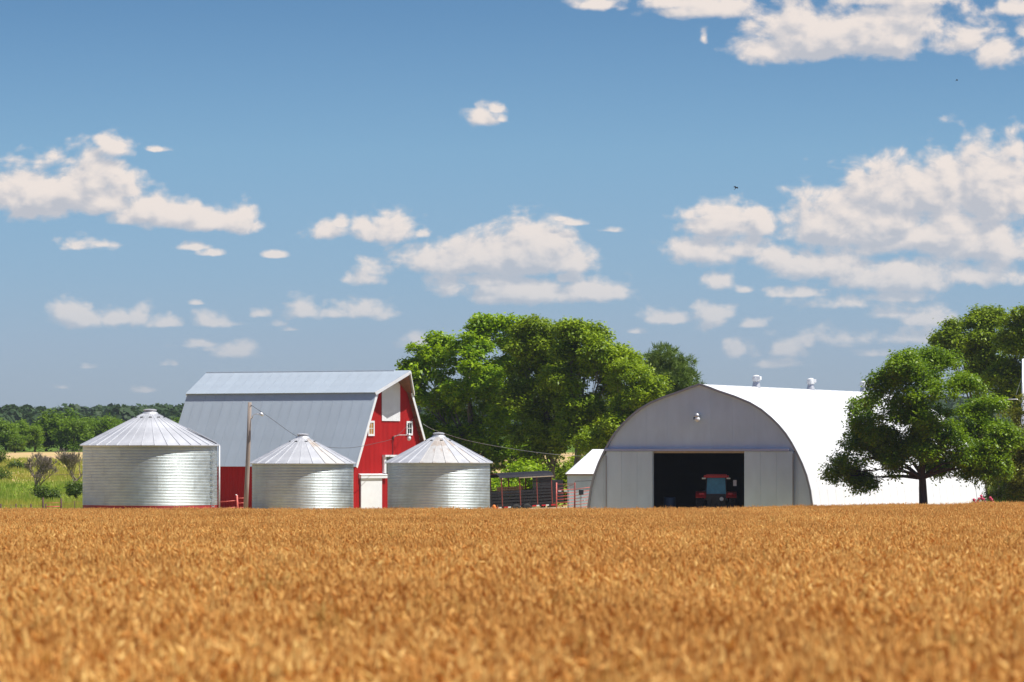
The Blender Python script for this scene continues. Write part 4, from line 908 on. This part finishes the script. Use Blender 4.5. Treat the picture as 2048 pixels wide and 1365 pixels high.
def q_lamp():
    o = thing('wall_lamp', 'white and blue floodlight above the open door of the arched building', 'lamp', qM@Vector((-.12, -.02, 7.1)), R(-20))
    q = MB(); q.tube([(0, .05, .25), (0, -.12, .32), (0, -.28, .25)], .03, 6); q.box((0, .03, .25), (.16, .04, .22)); part('bracket', q, M['trimgrey'], o)
    q = MB(); q.lathe([(.05, .36), (.14, .30), (.17, .12), (.13, .1)], 14, Matrix.Translation((.02, -.28, 0))); part('lamp_housing', q, M['lampmetal'], o, True)
    q = MB(); q.lathe([(.12, .1), (.19, 0), (.16, -.16), (.05, -.22)], 14, Matrix.Translation((.04, -.28, 0))); part('lamp_globe', q, M['white'], o, True)
    q = MB(); q.box((-.16, -.2, .02), (.16, .14, .18)); part('sensor_box', q, M['bluedrum'], o)
q_lamp()

def small_shed():
    Y = 318.0; o = thing('white_shed', 'small white shed with a sloping white roof left of the arched building', 'shed', P(1133, 1036, Y).xy.to_3d(), 0); s = Y/F
    W, D = 5.5, 4.5; He = ZC+(HY-948)*s; Hr = ZC+(HY-899)*s
    q = MB(); q.bb(.12, W, .15, D, -.2, He-.02); part('wall', q, M['qfront'], o, label='pale grey shed wall')
    q = MB(); q.slab([(-.05, 0, He), (W+.2, 0, He), (W-.6, D*.55, Hr), (1.95, D*.55, Hr)], .06); q.slab([(-.05, 0, He), (1.95, D*.55, Hr), (1.95, D*.6, Hr), (-.05, D+.1, He)], .06); q.slab([(1.95, D*.6, Hr-.003), (W-.6, D*.6, Hr-.003), (W+.2, D+.1, He), (-.05, D+.1, He)], .06); part('roof', q, M['shell'], o)
    q = MB(); q.bb(-.05, W, -.012, .1, He-.11, He-.065); part('fascia_board', q, M['plank'], o)
    for k in range(5):
        q = MB(); q.bb(.2+k*.9, .23+k*.9, .12, .149, 0, He-.15); part('batten', q, M['qfront'], o)
small_shed()

# ------------------------------------------------------------------ livestock trailer with canopy
def trailer():
    Y = 326.0; base = P(968, 1040, Y); base.z = 0; o = thing('livestock_trailer', 'black livestock trailer with dark canopy, red frame posts and red white tape along its sill', 'trailer', base, R(24)); o.rotation_euler = (0, R(-2.6), R(24))
    Lq, Wd = 5.72, 2.1; zf = .62; zt = 2.78
    def bx(nm, a, mt_, lab=None):
        q = MB()
        for t in a: q.bb(*t)
        return part(nm, q, mt_, o, label=lab)
    bx('floor', [(0, Lq, 0, Wd, zf-.16, zf)], M['black'])
    # tape strips
    xx = .1; k = 0; seg = .34
    while xx < Lq-.1:
        bx('tape_strip', [(xx, xx+(seg if k % 2 == 0 else .24), -.02, -.003, zf-.13, zf-.03)], M['tape_r'] if k % 2 == 0 else M['tape_w']); xx += (seg if k % 2 == 0 else .24); k += 1
        if k % 2 == 0: xx += .2
    # uprights
    for x in (0.05, 1.55, 3.05, 4.45, Lq-.05):
        for y in (.03, Wd-.03): bx('post', [(x-.04, x+.04, y-.04, y+.04, zf, zt)], M['rust'])
    # side rails
    for y in (.0, Wd-.04):
        for z in (.12, .36, .60, .84, 1.06): bx('side_rail', [(.0, Lq, y, y+.03, zf+z-.085, zf+z+.085)], M['black'])
        for z in (1.25, 1.4): bx('wire_rail', [(0, 3.2, y, y+.02, zf+z-.008, zf+z+.008)], M['wire'])
    for z in (1.30, 1.52, 1.74, 1.96): bx('side_rail', [(4.1, Lq, .0, .03, zf+z-.095, zf+z+.095)], M['black'])
    bx('nose_box', [(Lq+.06, Lq+.95, .1, Wd-.1, zf+.1, zf+1.75)], M['black'])
    bx('end_panel', [(Lq, Lq+.03, .05, Wd-.05, zf, zt-.1)], M['black'])
    # tan boards stacked inside
    for x in np.arange(1.7, 3.9, .14):
        bx('tan_board', [(x, x+.09, 1.2, 1.3, zf+.9, zf+1.42)], M['bale'])
    # canopy, bent sheet
    q = MB(); n_ = 6; pts_ = []
    for i_ in range(n_+1): t = math.pi*i_/n_; pts_.append((Wd/2-math.cos(t)*(Wd/2+.12), zt-.02+math.sin(t)*.36))
    for i_ in range(n_):
        (y0, z0), (y1, z1) = pts_[i_], pts_[i_+1]; q.slab([(1.35, y0, z0), (Lq+.08, y0, z0), (Lq+.08, y1, z1), (1.35, y1, z1)], .025)
    part('canopy', q, M['blackroof'], o)
    bx('canopy_edge', [(2.95, Lq+.08, -.14, -.10, zt-.10, zt-.03)], M['beige'])
    for x in (1.4, Lq*.5+.6, Lq+.02):
        q = MB(); q.tube([(x, y, z-.04) for y, z in pts_], .03, 6); part('canopy_hoop', q, M['rust'], o)
    # wheels
    for x in (2.6, 3.5):
        for y in (-.12, Wd+.12):
            q = MB(); q.lathe([(.2, -.1), (.36, -.1), (.38, 0), (.36, .1), (.2, .1)], 20, Matrix.Translation((x, y, .38))@Matrix.Rotation(R(90), 4, 'X')); w_ = part('wheel', q, M['rubber'], o, True)
    q = MB(); q.bb(-1.4, 0, .95, 1.1, zf-.14, zf-.02); part('drawbar', q, M['black'], o)
trailer()
def barrel():
    b = P(988, 1040, 316); b.z = 0; o = thing('orange_barrel', 'small orange barrel at the foot of the right-hand bin beside the trailer', 'barrel', b)
    q = MB(); q.lathe([(.13, .0), (.15, .04), (.15, .82), (.11, .9), (.04, .96)], 16); part('body', q, M['orange'], o, True)
    q = MB(); q.lathe([(.154, .25), (.162, .27), (.162, .31), (.154, .33)], 16, cap=False); q.lathe([(.154, .6), (.162, .62), (.162, .66), (.154, .68)], 16, cap=False); part('hoop', q, M['orange'], o)
barrel()
def pipe_fence():
    b = P(1113, 1040, 309); b.z = 0; o = thing('pipe_gate', 'red pipe cattle gate with seven rails between the trailer and the arched building', 'gate', b, R(12))
    zt = [.30, .52, .74, .96, 1.18, 1.40, 1.62]
    def post(x, z, r=.05, mt_='rust'):
        q = MB(); q.tube([(x, 0, -.2), (x, 0, z)], r, 8); part('post', q, M[mt_], o, True)
    post(0, 2.62, .045, 'rail'); post(1.33, 2.62, .06)
    for z in zt:
        q = MB(); q.tube([(0.03, -.02, z+.55-.10), (1.3, -.02, z+.55-.02)], .024, 6); part('rail', q, M['rail'], o, True)
        q = MB(); q.tube([(1.37, -.02, z+.52), (2.46, -.02, z+.66)], .024, 6); part('rail', q, M['rail'], o, True)
    q = MB(); q.tube([(1.33, 0, 2.72), (2.55, 0, 2.76)], .03, 6); q.tube([(2.55, 0, 2.76), (2.62, 0, 2.55)], .03, 6); part('top_bar', q, M['black'], o)
    q = MB(); q.tube([(0, 0, 2.5), (1.33, 0, 2.52)], .025, 6); q.tube([(.15, 0, 2.2), (1.2, 0, 2.45)], .02, 6); part('brace', q, M['rust'], o)
    q = MB(); q.bb(1.62, 1.95, -.1, -.05, 1.75, 2.1); part('sign_plate', q, M['black'], o)
    for x in (.12, .55): 
        q = MB(); q.bb(x, x+.22, -.07, -.045, 1.98, 2.06); part('reflector', q, M['tape_w'], o)
    q = MB(); q.bb(2.0, 2.07, -.08, -.05, 1.3, 1.46); part('latch', q, M['tape_w'], o)
pipe_fence()
g2 = link('dirt_bank', MB().add([(-3.2, -1, -.1), (3.4, -1, -.1), (3.2, 2.5, .85), (-3, 2.5, .6), (3.4, 4, -.1), (-3.2, 4, -.1)], [(0, 1, 2, 3), (3, 2, 4, 5)]).mesh('dirt_bank', M['dirt']), loc=P(1140, 1040, 321).xy.to_3d()); g2['kind'] = 'structure'; g2['label'] = 'low bank of pale bare dirt between trailer and shed'

# ------------------------------------------------------------------ red gate between bin and pole, left gate and fence
def red_gate():
    Y = 316; b = P(476, 1040, Y); b.z = 0; o = thing('red_gate', 'bright red pipe gate with a leaning post between the biggest bin and the utility pole', 'gate', b); s = Y/F
    q = MB(); q.tube([(0.03, 0, -.2), (-.08, 0, ZC+(HY-991)*s)], .07, 8); part('post', q, M['rail'], o, True)
    q = MB(); q.tube([(-.17, 0, ZC+(HY-989.5)*s), (-.05, 0, ZC+(HY-992)*s)], .045, 6); part('latch', q, M['white'], o)
    for (x0, y0, x1, y1) in ((437, 1004.5, 475, 1001.5), (437, 1018, 475, 1014.5), (475, 997, 492, 996.5), (475, 1007, 492, 1006), (475, 1016, 492, 1015.5)):
        q = MB(); q.tube([P(x0, y0, Y)-b, P(x1, y1, Y)-b], .035, 6); part('rail', q, M['rail'], o, True)
red_gate()
def left_fence():
    Y = 306; s = Y/F
    b = P(104, 1040, Y); b.z = gz(b.x, Y); o = thing('farm_gate', 'low red wooden gate with dark posts in the wire fence at far left', 'gate', b)
    for (px, pt, r) in ((86, 995.5, .065), (122.5, 997, .06), (91.5, 1008, .06)):
        q = MB(); a = P(px, pt, Y)-b; q.tube([(a.x, 0, -.2), (a.x, 0, a.z)], r, 7); part('post', q, M['postd'], o, True)
    for (py, r, mt_) in ((1006, .018, 'rail'), (1013.5, .042, 'rail'), (1021, .02, 'postd')):
        q = MB(); q.tube([P(92, py+.4, Y)-b, P(121, py, Y)-b], r, 6); part('rail', q, M[mt_], o, True)
    b2 = P(40, 1040, Y); b2.z = gz(b2.x, Y); f = thing('wire_fence', 'post and wire fence left of the red wooden gate', 'fence', b2, group='pasture fence runs')
    for (px, pt, r) in ((-28, 1008, .06), (1.5, 1008, .065), (22, 1009, .02), (32, 1008, .055), (42.5, 1009, .02), (62, 1008, .055), (72, 1018, .02)):
        q = MB(); a = P(px, pt, Y)-b2; q.tube([(a.x, 0, -.2), (a.x, 0, a.z)], r, 6); part('post', q, M['postd'], f, True)
    for py in (1011, 1016, 1021):
        q = MB(); q.tube([P(-30, py, Y)-b2, P(86, py, Y)-b2], .007, 4); part('wire', q, M['wire'], f)
    b3 = P(145, 1040, Y); b3.z = gz(b3.x, Y); f = thing('wire_fence', 'short wire fence between the red wooden gate and the biggest bin', 'fence', b3, group='pasture fence runs')
    q = MB(); a = P(149.5, 1003, Y)-b3; q.tube([(a.x, 0, -.2), (a.x, 0, a.z)], .03, 6); part('post', q, M['postd'], f, True)
    for py in (1005, 1011, 1017):
        q = MB(); q.tube([P(123, py, Y)-b3, P(163, py-1, Y)-b3], .007, 4); part('wire', q, M['wire'], f)
left_fence()
cable('fence_rail', 'thin reddish rail crossing the pasture in front of the bare trees', [P(60, 951, 418), P(120, 950, 418), P(200, 948, 418)], .022, M['wire'])
for o_ in [o for o in bpy.data.objects if o.name.startswith('fence_rail')]: o_['category'] = 'rail'

# ------------------------------------------------------------------ tractor and drums inside
def tractor():
    o = thing('tractor', 'red tractor seen from behind, parked just inside the open arched building', 'tractor', qM@Vector((.2, 3.2, .03)), R(-4))
    S = .98
    def tyre(x, y, r, w, nm='wheel'):
        T = Matrix.Translation((x, y, r))@Matrix.Rotation(R(90), 4, 'Y'); q = MB()
        q.lathe([(r*.58, -w/2), (r*.93, -w/2), (r*.975, -w*.3), (r*.975, w*.3), (r*.93, w/2), (r*.58, w/2)], 30, T, cap=False); tq = part(nm, q, M['rubber'], o, False)
        q = MB(); n_ = 22
        for k in range(n_):
            for sgn in (-1, 1):
                A_ = T@Matrix.Rotation(2*math.pi*(k+(.5 if sgn > 0 else 0))/n_, 4, 'Z')@Matrix.Translation((r*.975, 0, sgn*w*.24))@Matrix.Rotation(sgn*R(38), 4, 'X'); q.box((0, 0, 0), (.075, .06, w*.54), A_)
        part('tread', q, M['rubber'], tq, kind='stuff')
        q = MB(); q.lathe([(r*.60, -w*.4), (r*.52, -w*.3), (r*.2, -.03), (r*.2, .05), (r*.52, w*.3), (r*.60, w*.4)], 24, T); part('rim', q, M['lampmetal'], tq, True)
    for sx in (-1, 1):
        tyre(sx*1.15, 0, .95, .52)
        tyre(sx*.95, 2.75, .62, .38)
        q = MB(); pr = []
        for k in range(9):
            t = R(38+k*14); pr.append((math.cos(t)*1.08, .95+math.sin(t)*1.08))
        for k in range(8):
            (y0, z0), (y1, z1) = pr[k], pr[k+1]; x0, x1 = sorted((sx*.70, sx*1.42)); q.slab([(x0, -y0, z0), (x1, -y0, z0), (x1, -y1, z1), (x0, -y1, z1)], .05)
        part('fender', q, M['tractorred'], o)
    q = MB(); q.bb(-.62, .62, -.35, .55, .7, 1.5); q.bb(-.35, .35, .55, 3.0, .65, 1.15); q.tube([(-.85, 0, .95), (.85, 0, .95)], .16, 10); part('chassis', q, M['black'], o)
    q = MB(); q.slab([(-.42, .9, 1.95), (.42, .9, 1.95), (.42, 3.2, 1.8), (-.42, 3.2, 1.8)], .75); part('engine_hood', q, M['tractorred'], o)
    # cab
    for sx in (-1, 1):
        for (y0, y1) in ((-.35, -.28), (1.05, 1.0)):
            q = MB(); q.tube([(sx*.74, y0, 1.5), (sx*.66, y1, 3.0)], .05, 6); part('cab_pillar', q, M['black'], o)
    q = MB(); q.slab([(-.68, -.34, 1.85), (.68, -.34, 1.85), (.62, -.28, 2.95), (-.62, -.28, 2.95)], .02); part('rear_window', q, M['glassb'], o)
    for sx in (-1, 1):
        q = MB(); q.slab([(sx*.72, -.3, 1.6), (sx*.72, 1.0, 1.6), (sx*.65, 1.0, 2.98), (sx*.65, -.25, 2.98)], .015); part('side_window', q, M['glassb'], o)
    q = MB(); q.bb(-.70, .70, 1.02, 1.04, 1.7, 2.98); part('windscreen', q, M['glassb'], o)
    q = MB(); q.bb(-.72, .72, -.40, -.33, 1.45, 1.84); q.bb(-.8, .8, -.45, 1.1, 1.40, 1.5); part('cab_base', q, M['black'], o)
    q = MB(); q.slab([(-.86, -.55, 3.14), (.86, -.55, 3.14), (.86, 1.25, 3.14), (-.86, 1.25, 3.14)], .16); q.slab([(-.7, -.4, 3.22), (.7, -.4, 3.22), (.7, 1.1, 3.22), (-.7, 1.1, 3.22)], .078); part('cab_roof', q, M['tractorred'], o)
    for sx in (-1, 1):
        q = MB(); q.box((sx*.86+(.0), -.60, 2.93), (.26, .08, .10)); part('work_light', q, M['tape_w'], o)
        q = MB(); q.box((sx*1.0, -.98, 1.86), (.34, .10, .10)); part('tail_light', q, M['tape_r'], o)
    q = MB(); q.tube([(.8, .9, 2.7), (1.2, .5, 2.7)], .02, 6); ma = part('mirror_arm', q, M['black'], o)
    q = MB(); q.box((1.28, .48, 2.6), (.24, .05, .42)); part('mirror', q, M['lampmetal'], o)
    q = MB(); q.lathe([(.02, .03), (.13, .03), (.14, 0), (.13, -.04)], 16, Matrix.Translation((.38, -.62, 1.5))@Matrix.Rotation(R(90), 4, 'X')); part('round_reflector', q, M['tape_w'], o)
    q = MB()
    for sx in (-1, 1): q.tube([(sx*.42, -.3, .75), (sx*.42, -1.05, .62)], .045, 6); q.tube([(sx*.42, -1.0, .62), (sx*.35, -.45, 1.45)], .03, 6)
    q.tube([(0, -.3, 1.2), (0, -1.0, 1.0)], .04, 6); part('hitch', q, M['black'], o)
tractor()
def drum(lab, x, y, mt_, r=.3, h=.9):
    o = thing('drum', lab, 'drum', qM@Vector((x, y, .03)))
    q = MB(); q.lathe([(r*.95, 0), (r, .03), (r, h*.32), (r*1.03, h*.34), (r, h*.36), (r, h*.64), (r*1.03, h*.66), (r, h*.68), (r, h*.96), (r*.95, h), (r*.9, h-.02)], 20); part('body', q, mt_, o, True)
    q = MB(); q.lathe([(.04, h-.02), (.04, h+.03)], 8, Matrix.Translation((r*.5, 0, 0))); part('bung', q, M['black'], o)
drum('blue drum just inside the left side of the open doorway', -2.9, 2.2, M['bluedrum'], .42, 1.62)
def implement():
    o = thing('farm_implement', 'dark implement frame standing in the shade left of the tractor', 'implement', qM@Vector((-1.5, 6.2, .03)), R(-20))
    q = MB(); q.bb(-1, 1, -.06, .06, .75, .87); q.bb(-1, 1, .9, 1.02, .75, .87); q.bb(-.06, .06, .061, .9, .76, .86); part('frame', q, M['black'], o)
    for k in range(5):
        q = MB(); x = -.9+k*.45; q.tube([(x, 0, .75), (x, -.25, .45), (x, -.1, .05)], .03, 6); part('tine', q, M['rust'], o)
    q = MB(); q.tube([(-.5, .4, .87), (-.4, .4, 2.0), (.3, .4, 2.1)], .04, 6); part('mast', q, M['trimgrey'], o)
implement()
def redbox():
    o = thing('fuel_can', 'red fuel can low beside the right door edge inside the building', 'fuel can', qM@Vector((2.75, 2.0, .03)), R(-20))
    q = MB(); q.bb(-.24, .24, -.15, .15, 0, .58); q.slab([(-.2, -.12, .66), (.2, -.12, .66), (.2, .12, .66), (-.2, .12, .66)], .078); part('body', q, M['tractorred'], o)
    q = MB(); q.tube([(-.14, 0, .66), (-.1, 0, .76), (.1, 0, .76), (.14, 0, .66)], .02, 6); part('handle', q, M['tractorred'], o)
redbox()

# ------------------------------------------------------------------ street lamp at the right edge, birds
def right_lamp():
    Y = 340; b = P(2045.5, 1030, Y); b.z = gz(b.x, Y); o = thing('lamp_post', 'white lamp post with a curved arm rising from the trees at the right edge', 'lamp post', b); s = Y/F
    q = MB(); t = P(2045.5, 718, Y)-b; q.tube([(0, 0, -.2), (t.x, 0, t.z)], [.12, .08], 10); part('post', q, M['lampmetal'], o, True)
    q = MB(); q.tube([P(2045, 806, Y)-b, P(2035, 799, Y)-b, P(2015, 799, Y)-b, P(2000, 803, Y)-b], .035, 6); part('arm', q, M['lampmetal'], o, True)
    q = MB(); q.lathe([(.02, .12), (.16, .08), (.2, -.03), (.1, -.10)], 12, Matrix.Translation(P(1998, 804, Y)-b)); part('lamp_head', q, M['lampmetal'], o, True)
    q = MB(); q.tube([P(2042, 760, Y)-b, P(2032, 790, Y)-b], .012, 4); q.tube([P(2000, 806, Y)-b, P(2004, 825, Y)-b], .02, 4); part('stay', q, M['lampmetal'], o)
right_lamp()
def bird(lab, px, py, Y, a, bank):
    o = thing('bird', lab, 'bird', P(px, py, Y), a, 'small dark birds in flight'); o.rotation_euler = (bank, .2, a)
    q = MB(); T = Matrix.Rotation(R(90), 4, 'X'); q.lathe([(.005, -.12), (.025, -.07), (.032, 0), (.024, .06), (.012, .10), (.003, .12)], 8, T); part('body', q, M['bird'], o, True)
    for sx in (-1, 1):
        q = MB(); q.slab([(sx*.02, -.05, .01), (sx*.12, -.09, .05), (sx*.24, .05, .02), (sx*.13, .03, .04), (sx*.02, .04, .01)], .008); part('wing', q, M['bird'], o)
    q = MB(); q.slab([(-.015, .1, 0), (.015, .1, 0), (.04, .2, 0), (0, .16, 0), (-.04, .2, 0)], .006); part('tail', q, M['bird'], o)
bird('small dark swallow flying above the middle of the arched roof', 1472, 376, 300, .7, R(-40))
bird('tiny dark bird high up just under the large cloud at upper right', 1914, 161, 420, 1.2, R(-20))

# ------------------------------------------------------------------ haze
def haze():
    q = MB(); q.bb(-1500, 1500, -40, 3200, -1.2-8, 52); m_ = bpy.data.materials.new('haze_air'); m_.use_nodes = True; nt = m_.node_tree; nt.nodes.clear()
    v = nt.nodes.new('ShaderNodeVolumePrincipled'); v.inputs['Density'].default_value = .00006; v.inputs['Color'].default_value = (.80, .88, 1, 1); v.inputs['Anisotropy'].default_value = .2
    o_ = nt.nodes.new('ShaderNodeOutputMaterial'); nt.links.new(v.outputs[0], o_.inputs['Volume'])
    o = link('haze', q.mesh('haze', m_)); tag(o, 'thin summer haze over the farmland', None, kind='stuff')
haze()
